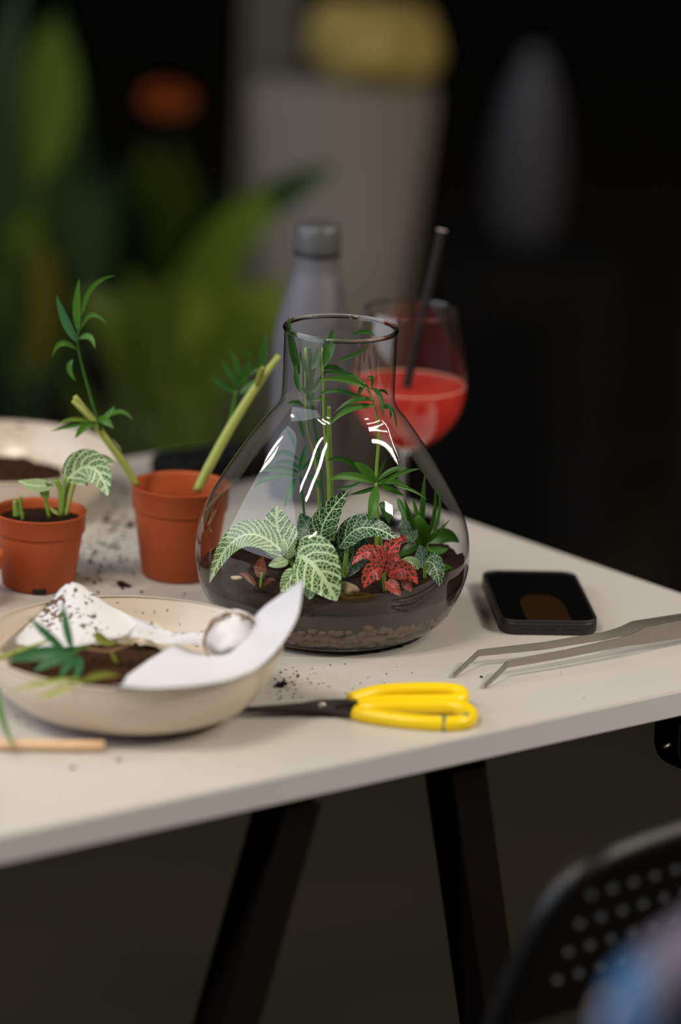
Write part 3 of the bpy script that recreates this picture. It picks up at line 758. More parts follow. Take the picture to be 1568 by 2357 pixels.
stem_px(cut, M_stem, [(141, 1188, Yp), (139, 1130, Yp), (128, 1104, Yp)], (13, 11, 14))
stem_px(cut, M_stem, [(142, 1184, Yp), (147, 1130, Yp), (149, 1100, Yp)], (11, 9, 10))
stem_px(cut, M_stem_y, [(152, 1186, Yp), (163, 1140, Yp), (170, 1108, Yp)], (10, 10, 16))
stem_px(cut, M_stem, [(145, 1180, Yp + 0.004), (152, 1140, Yp + 0.004), (160, 1108, Yp + 0.004)], (9, 8, 8))
leaf_px(cut, M_fp, (152, 1106), (212, 1076), (248, 1142), 86, (Yp, Yp - 0.004, Yp - 0.016), 'ovate', roll=0.15, nu=18, nv=10, fold=0.25, seed=51)
leaf_px(cut, M_fp, (160, 1090), (215, 1056), (266, 1066), 30, (Yp + 0.004, Yp + 0.01, Yp + 0.012), 'ovate', roll=0.5, nu=16, nv=8, seed=52)
leaf_px(cut, M_fp, (124, 1116), (80, 1118), (42, 1106), 30, (Yp, Yp - 0.006, Yp - 0.008), 'ovate', roll=0.5, nu=16, nv=8, seed=53)
leaf_px(cut, M_stem, (112, 1150), (103, 1128), (122, 1112), 22, (Yp - 0.002, Yp, Yp), 'ovate', roll=0.1, nu=10, nv=6, seed=54)
leaf_px(cut, M_stem_y, (136, 1184), (124, 1176), (114, 1168), 9, Yp - 0.002, 'lance', roll=0.0)
for i, (x0, y0, x1, y1, w) in enumerate(((37, 1188, 36, 1152, 14), (48, 1188, 47, 1143, 9), (51, 1195, 51, 1178, 8))):
    stem_px(cut, M_stem, [(x0, y0, Yp + 0.005), ((x0 + x1) / 2, (y0 + y1) / 2, Yp + 0.005), (x1, y1, Yp + 0.005)], (w, w, w * 0.9), name='cut_stub')
p2 = onz(410, 1322); P2 = (p2.x, p2.y, T)
mp_ = pot('flower_pot', 'terracotta plastic pot holding two cut stems, beside the vase', P2, 0.0410, 0.0305, 0.0785)
tag(finish('potting_soil', disc_soil(P2, 0.0330, 0.050, 0.003, 6), M_soil_brown, loc=(p2.x, p2.y, T + 0.05)), 'brown soil remains low inside the pot of cut stems', 'soil', kind='stuff')
p3 = V((-0.2990, 0.012, T))
pot('flower_pot', 'small terracotta pot barely peeking in at the left border', (p3.x, p3.y, T), 0.036, 0.028, 0.0445)
# cut stems and sprigs
sp1 = thing('palm_cutting', 'feathery palm cutting leaning left out of the terracotta pot', 'plant', at(312, 1112, p2.y - 0.012))
Ya = p2.y - 0.012
stem_px(sp1, M_stem_y, [(316, 1118, Ya + 0.002), (285, 1066, Ya), (245, 1012, Ya - 0.004), (205, 956, Ya - 0.006), (172, 912, Ya - 0.008)], (14, 18, 17, 16, 12))
stem_px(sp1, M_stem_y, [(215, 972, Ya - 0.010), (190, 945, Ya - 0.012), (167, 922, Ya - 0.012)], (10, 12, 10))
stem_px(sp1, M_palm_dk, [(232, 990, Ya - 0.01), (205, 900, Ya - 0.01), (186, 830, Ya - 0.01), (179, 790, Ya - 0.01), (180, 750, Ya - 0.01)], (8, 7, 5, 5, 4))
leaves(sp1, [((178, 788), (150, 738), (130, 678), 20, Ya - 0.01, {'mat': M_palm_blue, 'roll': 0.1}), ((182, 768), (176, 705), (183, 640), 18, Ya - 0.01, {'roll': 0.1}),
             ((188, 728), (212, 660), (268, 634), 11, (Ya - 0.01, Ya - 0.005, Ya)), ((186, 758), (210, 724), (247, 747), 11, (Ya - 0.01, Ya - 0.015, Ya - 0.02)),
             ((178, 806), (142, 790), (120, 822), 13, (Ya - 0.01, Ya - 0.02, Ya - 0.02)), ((182, 780), (206, 776), (219, 804), 14, (Ya - 0.01, Ya - 0.015, Ya - 0.02)),
             ((168, 828), (160, 850), (176, 878), 13, Ya - 0.012, {'mat': M_palm}),
             ((215, 974), (170, 964), (130, 978), 10, (Ya - 0.012, Ya - 0.02, Ya - 0.02), {'mat': M_stem}), ((212, 976), (160, 982), (116, 993), 9, Ya - 0.016),
             ((222, 972), (192, 985), (173, 1010), 17, (Ya - 0.012, Ya - 0.02, Ya - 0.025), {'mat': M_palm}), ((226, 974), (252, 952), (263, 934), 13, Ya - 0.01),
             ((232, 970), (275, 948), (306, 968), 10, (Ya - 0.01, Ya, Ya)), ((224, 968), (244, 968), (262, 988), 20, (Ya - 0.012, Ya - 0.02, Ya - 0.025), {'mat': M_palm})], M_palm)
sp2 = thing('palm_cutting', 'thick cut stem with fingered leaves leaning right from the terracotta pot', 'plant', at(455, 1128, p2.y - 0.02))
Yb = p2.y - 0.016
stem_px(sp2, M_stem_y, [(452, 1130, Yb - 0.004), (482, 1072, Yb + 0.004), (530, 985, Yb + 0.012), (590, 890, Yb + 0.02), (642, 818, Yb + 0.028)], (19, 24, 24, 21, 14))
stem_px(sp2, M_pale_leaf, [(592, 884, Yb + 0.016), (600, 860, Yb + 0.014), (607, 846, Yb + 0.012)], (14, 15, 14), name='leaf_scar')
stem_px(sp2, M_palm, [(512, 1020, Yb + 0.05), (532, 960, Yb + 0.05), (544, 900, Yb + 0.05)], (9, 10, 8))
leaves(sp2, [((546, 902), (515, 884), (484, 862), 22, Yb + 0.05), ((546, 895), (530, 860), (506, 826), 14, Yb + 0.05), ((549, 890), (545, 840), (528, 803), 15, Yb + 0.05),
             ((550, 892), (562, 860), (578, 828), 24, Yb + 0.05), ((552, 905), (580, 888), (604, 868), 18, Yb + 0.045), ((556, 880), (590, 850), (612, 862), 12, Yb + 0.06),
             ((600, 860), (606, 810), (612, 764), 20, Yb + 0.09), ((560, 800), (575, 815), (592, 838), 8, Yb + 0.08)], M_palm_dk)

# ------------------------------------------------------------------ bowls
def bowl(name, label, c, R, Rb, h, mat_out, mat_in, group=None):
    root = thing(name, label, 'bowl', c, group)
    prof = fine_profile([(Rb, 0.0012), (Rb + (R - Rb) * 0.52, h * 0.22), (Rb + (R - Rb) * 0.84, h * 0.58), (R - 0.0012, h - 0.002), (R, h - 0.0006), (R - 0.0018, h)], 5)
    inner = fine_profile([(R - 0.0018, h), (Rb + (R - Rb) * 0.80, h * 0.60), (Rb + (R - Rb) * 0.46, h * 0.27), (Rb * 0.7, 0.0065), (0.001, 0.0060)], 5)
    finish('bowl_outside', lathe([(0, 0.003), (Rb - 0.006, 0.003), (Rb - 0.004, 0.0005), (Rb - 0.001, 0.0005)] + prof, c, 112), mat_out, root)
    finish('bowl_inside', lathe(inner[1:] + [(0, 0.006)], c, 112), mat_in, root)
    return root
b1 = onz(298, 1634); BC = (b1.x, b1.y, T); BR_ = 0.1125; BH = 0.054
bowl('bowl', 'wide cream ceramic bowl in the foreground with soil, napkins and cuttings', BC, BR_, 0.060, BH, M_ceramic, M_ceramic_dusty)
b2_ = onz(-8, 1162); BC2 = (b2_.x, b2_.y, T)
bowl('bowl', 'cream ceramic bowl of soil at the back left of the table', BC2, 0.1065, 0.066, 0.0500, M_ceramic, M_ceramic_dusty)
def soil_heap(c, z, pts, seed, mat, name, label, hh):
    """flattish heap of soil within a bowl: centre offset, radii"""
    (ox, oy, rx, ry) = pts
    bm = bmesh.new(); n, seg = 20, 64
    prof = [(1 - k / n if k < n else 0, 0) for k in range(n + 1)]
    add_lathe(bm, [(0, -0.004), (1, -0.004)] + prof, (0, 0, 0), seg)
    for v in bm.verts:
        r = math.hypot(v.co.x, v.co.y); a = math.atan2(v.co.y, v.co.x)
        e = 1 + 0.16 * noise.noise(V((math.cos(a) * 1.6, math.sin(a) * 1.6, seed))) if r > 0.01 else 1
        x, y = v.co.x * rx * e + ox, v.co.y * ry * e + oy
        top = v.co.z > -0.001
        zz = z + (hh * (1 - r * r) + 0.004 * noise.noise(V((x * 80, y * 80, seed))) + 0.0025 * noise.noise(V((x * 240, y * 240, seed + 5))) if top else -0.004)
        v.co = V((c[0] + x, c[1] + y, c[2] + zz))
    tops = [v.co.copy() for v in bm.verts if v.co.z > c[2] + z - 0.003]
    rg = random.Random(seed)
    for k in range(420):
        p = rg.choice(tops) + V((rg.gauss(0, 0.003), rg.gauss(0, 0.003), 0)); s_ = 0.0006 + 0.0022 * rg.random() ** 3
        add_rock(bm, p, (s_ * 1.2, s_, s_ * 0.9), k, 1, 0.6)
    bmesh.ops.recalc_face_normals(bm, faces=bm.faces)
    return tag(finish(name, bm, mat, loc=(c[0] + ox, c[1] + oy, c[2] + z)), label, 'soil', kind='stuff')
soil_heap(BC, 0.0310, (-0.014, -0.004, 0.078, 0.064), 3, M_soil_brown, 'potting_soil', 'brown soil heaped in the foreground bowl', 0.006)
soil_heap(BC2, 0.026, (-0.01, -0.005, 0.073, 0.068), 8, M_soil_brown, 'potting_soil', 'brown soil heaped in the bowl at the back left', 0.012)

def sheet(name, label, cat, lo, hi, mat, n=22, m=14, rip=0.0016, seed=0, bow=0.0, parent=None):
    """paper sheet ruled between two 3-D edge curves, with ripples and real thickness"""
    A, B = smooth_path(lo, n // max(1, len(lo) - 1) + 4), smooth_path(hi, n // max(1, len(hi) - 1) + 4)
    def samp(P, t):
        f = t * (len(P) - 1); k = min(int(f), len(P) - 2); return P[k].lerp(P[k + 1], f - k)
    bm = bmesh.new(); g_ = []
    for i in range(n + 1):
        row = []
        for j in range(m + 1):
            s, t = j / m, i / n
            p = samp(A, t).lerp(samp(B, t), s)
            p = p + UPZ * (rip * noise.noise(p * 38 + V((seed, 0, 0))) - bow * math.sin(PI * s)) + V((0, -1, 0)) * (rip * 0.7 * noise.noise(p * 60 + V((0, seed, 0))))
            row.append(bm.verts.new(p))
        g_.append(row)
    for i in range(n):
        for j in range(m):
            bm.faces.new((g_[i][j], g_[i + 1][j], g_[i + 1][j + 1], g_[i][j + 1]))
    bmesh.ops.remove_doubles(bm, verts=bm.verts, dist=1e-5)
    o = finish(name, bm, mat, parent, loc=None if parent else A[0])
    md = o.modifiers.new('thickness', 'SOLIDIFY'); md.thickness = 0.0004
    return tag(o, label, cat)
zr = BH + 0.002
# back napkin: pointed corner standing against the far inner wall of the bowl
sheet('paper_napkin', 'speckled white napkin with a raised corner at the back of the foreground bowl', 'napkin',
      [onz(30, 1482, 0.040), onz(120, 1492, 0.037), onz(230, 1478, 0.037), onz(330, 1462, 0.038), onz(420, 1466, 0.038)],
      [onz(32, 1474, 0.044), at(95, 1405, BC[1] + 0.078), at(166, 1342, BC[1] + 0.090), at(256, 1396, BC[1] + 0.086), at(345, 1436, BC[1] + 0.070)], M_paper, seed=2)
sheet('paper_napkin', 'small flat soil-flecked paper scrap between soil and crumpled ball in the bowl', 'napkin',
      [onz(300, 1470, 0.0435), onz(390, 1478, 0.041), onz(480, 1486, 0.042), onz(540, 1500, 0.044)],
      [onz(322, 1424, 0.0425), onz(388, 1452, 0.041), onz(470, 1456, 0.044), onz(530, 1470, 0.046)], M_paper, seed=5, rip=0.003)
tipY = BC[1] - 0.01
sheet('paper_napkin', 'clean white paper curling up over the right rim of the foreground bowl', 'napkin',
      [onz(262, 1578, zr + 0.001), onz(360, 1582, zr + 0.001), onz(470, 1576, zr + 0.002), onz(570, 1548, zr + 0.003), at(640, 1490, tipY - 0.03), at(684, 1420, tipY - 0.01), at(698, 1332, tipY)],
      [onz(292, 1556, 0.047), onz(392, 1490, 0.045), onz(450, 1500, 0.044), onz(530, 1500, 0.048), at(588, 1416, tipY + 0.035), at(630, 1380, tipY + 0.02), at(697, 1334, tipY)], M_paper_clean, n=36, m=14, seed=9, rip=0.0012, bow=0.004)
bc = at(537, 1464, BC[1] + 0.022)
ball = thing('paper_ball', 'crumpled white paper ball ringed with soil and roots in the bowl', 'paper', bc - UPZ * 0.019)
bm = bmesh.new(); add_rock(bm, bc, (0.0205, 0.019, 0.018), 21, 4, 0.16, 2.2)
for v in bm.verts: v.co += (v.co - bc) * (0.07 * abs(noise.noise((v.co - bc) * 220)))
finish('crumpled_core', bm, M_paper_ball, ball)
for i, (rr, tl, pt) in enumerate(((0.0208, 0.5, 0.0), (0.0200, 0.75, 0.5), (0.0195, 0.35, 0.9))):
    P = []
    for k in range(40):
        a = 2 * PI * k / 40
        q = V((math.cos(a) * rr * 1.03, -0.012 + 0.01 * math.sin(a + pt), math.sin(a) * rr * 0.93))
        q += V((noise.noise(V((k * 0.5, i, 0))), noise.noise(V((k * 0.5, i, 5))), noise.noise(V((k * 0.5, i, 9))))) * 0.0022
        P.append(bc + q)
    finish('root', tube(P[:30 + i * 3], 0.0006, 6), M_dry, ball)
bm = bmesh.new(); rg = random.Random(3)
for k in range(48):
    a = rg.uniform(-1.2, 1.9) if k % 3 else rg.uniform(0, 2 * PI); q = V((math.cos(a) * 0.0205, -0.006 + rg.uniform(-0.006, 0.003), math.sin(a) * 0.0185)) * rg.uniform(0.9, 1.05)
    s_ = rg.uniform(0.0003, 0.0010); add_rock(bm, bc + q, (s_, s_, s_), k, 1)
o = finish('clinging_soil', bm, M_soil_brown, ball); o['kind'] = 'stuff'
# cuttings in the foreground bowl
YB = BC[1]
fr = thing('palm_frond', 'dark green palm frond lying on the soil of the foreground bowl', 'leaf', at(170, 1512, YB - 0.035))
leaves(fr, [((168, 1502), (152, 1440), (144, 1384), 19, (YB - 0.035, YB - 0.03, YB - 0.02)), ((158, 1508), (110, 1462), (64, 1420), 20, (YB - 0.035, YB - 0.04, YB - 0.04)),
            ((165, 1502), (85, 1506), (14, 1522), 34, (YB - 0.035, YB - 0.05, YB - 0.06)), ((168, 1506), (125, 1520), (76, 1548), 27, (YB - 0.035, YB - 0.055, YB - 0.07)),
            ((172, 1510), (156, 1532), (138, 1562), 22, (YB - 0.035, YB - 0.06, YB - 0.075)), ((180, 1510), (182, 1536), (170, 1566), 20, (YB - 0.035, YB - 0.06, YB - 0.075))], M_palm_blue, roll=0.15)
stem_px(fr, M_palm, [(168, 1506, YB - 0.035), (185, 1492, YB - 0.03), (205, 1488, YB - 0.02)], (9, 10, 8))
o1 = tag(stem_px(None, M_stem_y, [(-14, 1518, YB - 0.04), (40, 1500, YB - 0.03), (112, 1474, YB + 0.0)], (11, 10, 6), name='plant_stem'),
         'pale green stem lying across the left rim of the foreground bowl', 'stem')
o2 = tag(leaf_px(None, M_pale_leaf, (184, 1572), (228, 1554), (276, 1556), 16, (YB - 0.083, YB - 0.083, YB - 0.08), roll=0.1, name='leaf_blade'),
         'yellow-green blade lying along the front inner edge of the foreground bowl', 'leaf')
o3 = tag(leaf_px(None, M_stem_y, (188, 1568), (132, 1592), (74, 1608), 14, (YB - 0.095, YB - 0.118, YB - 0.122), roll=0.1, name='leaf_blade'),
         'pale green blade hanging over the front rim of the foreground bowl', 'leaf')
o4 = tag(leaf_px(None, M_stem_y, (190, 1562), (100, 1572), (14, 1596), 12, (YB - 0.09, YB - 0.112, YB - 0.115), roll=0.1, name='leaf_blade'),
         'long pale blade reaching left along the front rim of the foreground bowl', 'leaf')
tag(leaf_px(None, M_palm, (-6, 1580), (6, 1655), (36, 1724), 17, (YB - 0.105, YB - 0.118, YB - 0.126), 'blade', roll=0.1, name='leaf_blade'),
    'green blade hanging down at the left border over the wooden stick', 'leaf')
tag(stem_px(None, M_dry, [(190, 1492, YB - 0.012), (248, 1500, YB - 0.014), (300, 1482, YB - 0.004)], (9, 10, 7), name='dry_stem'), 'brown dry stem lying on the soil in the foreground bowl', 'stem')
tag(leaf_px(None, M_pale_leaf, (222, 1452), (238, 1474), (270, 1480), 22, YB + 0.012, 'ovate', roll=0.1, name='leaf_blade'), 'small yellowish leaf in front of the speckled napkin', 'leaf')
tag(leaf_px(None, M_pale_leaf, (258, 1498), (262, 1512), (272, 1528), 10, YB - 0.02, roll=0.1, name='leaf_blade'), 'tiny bright green leaf bit on the brown bowl soil', 'leaf')
# ------------------------------------------------------------------ tools and phone
e0, e1 = onz(-160, 1712, 0.0045), onz(240, 1717, 0.0045)
tag(finish('wooden_stick', tube([e0.lerp(e1, k / 6) for k in range(7)], 0.0042, 16), M_wood, loc=onz(100, 1720)), 'round pale wooden stick lying by the front table edge at left', 'stick')
# scissors
sc = thing('scissors', 'bonsai scissors with yellow vinyl handles lying in front of the vase', 'scissors', onz(800, 1640))
def loop_pts(rows, n=7): return smooth_path([onz(x, y, z) for x, y, z in rows] , n)
up = loop_pts([(808, 1612, .0075), (835, 1602, .009), (880, 1592, .0105), (950, 1588, .0115), (1020, 1588, .0115), (1056, 1593, .0105), (1064, 1604, .009), (1050, 1613, .008), (985, 1615, .0075), (900, 1616, .007), (846, 1619, .0065), (822, 1624, .006)])
finish('handle', tube(up, 0.0057, 16), M_yellow, sc)
lo = loop_pts([(818, 1640, .0050), (850, 1648, .0048), (930, 1660, .0046), (1010, 1666, .0046), (1062, 1664, .0048), (1082, 1652, .0052), (1076, 1636, .0058), (1040, 1627, .0058), (960, 1626, .0055), (890, 1627, .0052), (846, 1630, .0050), (824, 1634, .0050)])
lh = finish('handle', tube(lo, 0.0060, 16), M_yellow, sc)
for (a_, b_, c_) in (((1016, 1666), (1026, 1666), 0.0046), ((1066, 1662), (1074, 1658), 0.0050)):
    finish('colour_band', tube([onz(*a_, c_), onz(*b_, c_)], 0.0063, 16), M_mark, lh)
bm = bmesh.new(); add_rock(bm, onz(850, 1596, 0.0105), (0.0028, 0.0016, 0.0010), 2, 2, 0.1); finish('worn_spot', bm, M_mark2, sc)
def blade(rows, th):
    """flat tapering steel bar: rows of (px, py, z, half-width m)"""
    bm = bmesh.new(); pr = []
    P = [onz(x, y, z) for x, y, z, w in rows]
    for i, (p, r) in enumerate(zip(P, rows)):
        t = (P[min(i + 1, len(P) - 1)] - P[max(i - 1, 0)]); t.z = 0; t.normalize()
        s = V((-t.y, t.x, 0)); w = r[3]
        pr.append([bm.verts.new(p + s * w + UPZ * th), bm.verts.new(p + s * w * 0.9 - UPZ * th), bm.verts.new(p - s * w * 0.9 - UPZ * th), bm.verts.new(p - s * w + UPZ * th)])
    for A, B in zip(pr, pr[1:]):
        for k in range(4): bm.faces.new((A[k], A[(k + 1) % 4], B[(k + 1) % 4], B[k]))
    bm.faces.new(pr[0]); bm.faces.new(pr[-1][::-1])
    bmesh.ops.recalc_face_normals(bm, faces=bm.faces); return bm
finish('blade', blade([(534, 1634, .0042, .0003), (600, 1633, .0042, .0022), (700, 1631, .0044, .0052), (740, 1627, .0050, .0085), (790, 1634, .0055, .0062), (830, 1641, .0052, .0030)], 0.0020), M_blade, sc, smooth=False)
finish('blade', blade([(538, 1634, .0072, .0003), (600, 1631, .0072, .0018), (700, 1626, .0076, .0045), (742, 1623, .0088, .0085), (800, 1618, .0092, .0050), (856, 1622, .0080, .0016)], 0.0016), M_blade, sc, smooth=False)
pv = onz(741, 1622, 0.0108)
finish('pivot_screw', lathe([(0.0030, -0.001), (0.0030, 0.0010), (0.0022, 0.0018), (0, 0.0021)], pv, 24), M_screw, sc)
# tweezers
tw = thing('tweezers', 'long bent steel tweezers lying right of the scissors', 'tweezers', onz(1300, 1520))
def strip(rows, th=0.0006):
    """upright steel strip: rows of (px, py, z of the centre, half-height, lean)"""
    P = [onz(x, y, z) for x, y, z, *_ in rows]
    n = 6; path = smooth_path([(p.x, p.y, p.z) for p in P], n)
    # keep the bend crisp: straight segments between rows
    path = []; hh = []
    for i in range(len(P) - 1):
        for k in range(4):
            t = k / 4; path.append(P[i].lerp(P[i + 1], t)); hh.append(rows[i][3] * (1 - t) + rows[i + 1][3] * t)
    path.append(P[-1]); hh.append(rows[-1][3])
    bm = bmesh.new(); rings = []
    for i, p in enumerate(path):
        t = (path[min(i + 1, len(path) - 1)] - path[max(i - 1, 0)]).normalized()
        s = t.cross(UPZ).normalized(); u = s.cross(t).normalized()
        h = hh[i]
        rings.append([bm.verts.new(p + s * th + u * h), bm.verts.new(p + s * th - u * h), bm.verts.new(p - s * th - u * h), bm.verts.new(p - s * th + u * h)])
    for A, B in zip(rings, rings[1:]):
        for k in range(4): bm.faces.new((A[k], A[(k + 1) % 4], B[(k + 1) % 4], B[k]))
    bm.faces.new(rings[0]); bm.faces.new(rings[-1][::-1])
    bmesh.ops.recalc_face_normals(bm, faces=bm.faces)
    bmesh.ops.bevel(bm, geom=[e for e in bm.edges if e.calc_face_angle(0) > 1.0], offset=0.0002, segments=2, affect='EDGES')
    return bm
finish('arm', strip([(1044, 1556, .0020, .0018), (1102, 1503, .0110, .0027), (1250, 1487, .0125, .0031), (1390, 1464, .0135, .0033), (1425, 1455, .0137, .0040), (1456, 1446, .0140, .0060), (1568, 1430, .0135, .0066), (1760, 1400, .012, .0070)]), M_steel, tw, smooth=False)
finish('arm', strip([(1116, 1581, .0020, .0018), (1168, 1529, .0110, .0029), (1300, 1505, .0125, .0033), (1420, 1480, .0135, .0036), (1455, 1472, .0138, .0048), (1485, 1463, .0140, .0070), (1568, 1448, .0135, .0076), (1762, 1408, .012, .0080)]), M_steel, tw, smooth=False)
# phone
fl, frp, bl, brp = onz(1158, 1440, .0095), onz(1374, 1433, .0095), onz(1108, 1325, .0095), onz(1322, 1318, .0095)
pc = (fl + frp + bl + brp) / 4; pc.z = T
ay = ((bl + brp) - (fl + frp)); hy = ay.length / 4 + 0.001; ay.normalize()
ax = V((ay.y, -ay.x, 0)); hx = ((frp - fl).length + (brp - bl).length) / 4
ph = thing('mobile_phone', 'black mobile phone in a rubber case lying face up right of the vase', 'phone', pc)
finish('phone_case', rounded_slab(pc, ax, ay, hx, hy, 0.0004, 0.0108, 0.0135, 0.0018), M_case, ph)
M_screen, nt, b, N, L = new_mat('phone_screen')
tc = N.new('ShaderNodeTexCoord'); sep = N.new('ShaderNodeSeparateXYZ'); L.new(tc.outputs['UV'], sep.inputs[0])
def m_(op, a, c=None):
    n = N.new('ShaderNodeMath'); n.operation = op
    for i, x in enumerate((a, c)):
        if x is None: continue
        if isinstance(x, (int, float)): n.inputs[i].default_value = x
        else: L.new(x, n.inputs[i])
    return n.outputs[0]
# a dim orange arch rising from the lower edge
dx = m_('DIVIDE', m_('SUBTRACT', sep.outputs['X'], 0.50), 0.245)
dy = m_('DIVIDE', m_('MAXIMUM', m_('SUBTRACT', sep.outputs['Y'], 0.30), 0.0), 0.235)
inside = m_('LESS_THAN', m_('ADD', m_('POWER', m_('ABSOLUTE', dx), 2.6), m_('POWER', dy, 2.2)), 1.0)
b.inputs['Base Color'].default_value = (0.003, 0.003, 0.003, 1); b.inputs['Roughness'].default_value = 0.06
b.inputs['Emission Color'].default_value = (1.0, 0.36, 0.04, 1)
L.new(m_('MULTIPLY', inside, 0.022), b.inputs['Emission Strength'])
sb = rounded_slab(pc, ax, ay, hx - 0.0032, hy - 0.0032, 0.0106, 0.0114, 0.0105, 0.0002)
uvl = sb.loops.layers.uv.new('UVMap')
for f in sb.faces:
    for l in f.loops:
        q = l.vert.co - pc; l[uvl].uv = (q.dot(ax) / (2 * (hx - 0.0032)) + 0.5, q.dot(ay) / (2 * (hy - 0.0032)) + 0.5)
finish('screen', sb, M_screen, ph, smooth=False)
bzl = rounded_slab(pc, ax, ay, hx, hy, 0.0112, 0.0122, 0.0115, 0.0004)
bm = bmesh.new()
def ringloop(h1, h2, r, z):
    out = []
    for sx, sy, a0 in ((1, 1, 0), (-1, 1, 90), (-1, -1, 180), (1, -1, 270)):
        for k in range(9):
            a = math.radians(a0 + 90 * k / 8); out.append(pc + ax * (sx * (h1 - r) + r * math.cos(a)) + ay * (sy * (h2 - r) + r * math.sin(a)) + UPZ * z)
    return out
bzl.free()
add_tube(bm, ringloop(hx - 0.0015, hy - 0.0015, 0.0122, 0.0114), 0.0014, 8, closed=True)
bmesh.ops.recalc_face_normals(bm, faces=bm.faces)
finish('case_lip', bm, M_case, ph)
for off, w, h, nm in ((-0.0165, 0.0062, 0.0013, 'speaker_slot'), (0.0, 0.0062, 0.0019, 'charging_port'), (0.0190, 0.0085, 0.0014, 'speaker_slot')):
    c = pc - ay * (hy - 0.0004) + ax * off + UPZ * 0.0056
    finish(nm, box(c, ax * w, ay * 0.0006, UPZ * h, 0.0005), M_dark_hole, ph)
po = onz(505, 1092)
pch = thing('zip_pouch', 'flat black pouch lying behind the terracotta pot and the vase', 'pouch', po)
fd = FDIR
finish('pouch_body', rounded_slab(V((po.x, po.y, T)), -FDIR, FIN, 0.060, 0.032, 0.0004, 0.020, 0.012, 0.006), M_black_cloth, pch)
finish('zip', tube([V((po.x, po.y, T + 0.0202)) + FDIR * (0.045 - 0.09 * k / 6) - FIN * 0.02 for k in range(7)], 0.0010, 8), M_dark_hole, pch)

# soil crumbs ------------------------------------------------------------
def crumbs(name, label, spots, mat, seed):
    rg = random.Random(seed); bm = bmesh.new(); n = 0
    for cx, cy, sx, sy, cnt, s0, s1, z in spots:
        for k in range(cnt):
            p = onz(rg.gauss(cx, sx), rg.gauss(cy, sy), z)
            s = s0 * (s1 / s0) ** (rg.random() ** 2.2)
            add_rock(bm, p + UPZ * s * 0.75, (s, s * rg.uniform(0.6, 1.1), s * 0.6), n, 1, 0.5); n += 1
    return tag(finish(name, bm, mat, loc=onz(spots[0][0], spots[0][1])), label, 'soil', kind='stuff')
crumbs('soil_crumbs', 'fine soil crumbs scattered on the table before the vase and around the pots',
       [(640, 1570, 40, 20, 60, .0003, .0012, 0), (720, 1575, 70, 25, 90, .00025, .0009, 0), (830, 1565, 60, 14, 24, .00025, .0007, 0),
        (245, 1290, 45, 55, 230, .0004, .0022, 0), (300, 1215, 30, 30, 40, .0006, .0026, 0), (220, 1240, 40, 40, 60, .0005, .002, 0),
        (1180, 1530, 70, 25, 14, .0003, .0006, 0), (450, 1372, 60, 6, 14, .0004, .0010, 0), (1320, 1560, 80, 25, 8, .0003, .0006, 0),
        (60, 1640, 30, 20, 10, .0005, .0012, 0), (480, 1740, 130, 40, 8, .0003, .0007, 0)], M_soil_brown, 4)
def clump(label, px, py, s, seed):
    p = onz(px, py)
    bm = bmesh.new(); rg = random.Random(seed)
    for k in range(7):
        q = V((rg.gauss(0, s * 0.5), rg.gauss(0, s * 0.5), s * rg.uniform(0.2, 0.7))); r = s * rg.uniform(0.35, 0.6)
        add_rock(bm, p + q, (r, r, r * 0.8), seed + k, 2, 0.5, 2)
    return tag(finish('soil_clump', bm, M_soil, loc=p), label, 'soil')
clump('small dark clump of soil left of the scissors handles', 648, 1582, 0.0040, 1)
clump('dark clump of soil beside the base of the stem pot', 284, 1350, 0.0046, 2)
clump('dark clump of soil beside the stem pot halfway up the table', 302, 1212, 0.0042, 3)
clump('tiny black soil crumb between the tweezer tips', 1108, 1560, 0.0014, 4)
clump('tiny grey soil crumb below the wooden stick near the front edge', 168, 1768, 0.0017, 5)
clump('tiny soil crumb right of the stick end', 273, 1751, 0.0014, 6)

# ------------------------------------------------------------------ chair, cloth and dark shapes in the foreground
YC = -0.53
h0 = at(1357, 2055, YC); sc_ = mpp(h0)
cdir = V((50.5, 40, 0)); cdir.z = 0.0
cv = (at(1552, 1997, YC) - h0)       # on-screen run of four holes; give it the table edge's direction in plan
e1_ = onz(1552, 1997, h0.z - T) - h0
e1_.z = 0; cstep = e1_ / 4.0
rowdir_px = (-26, 66)
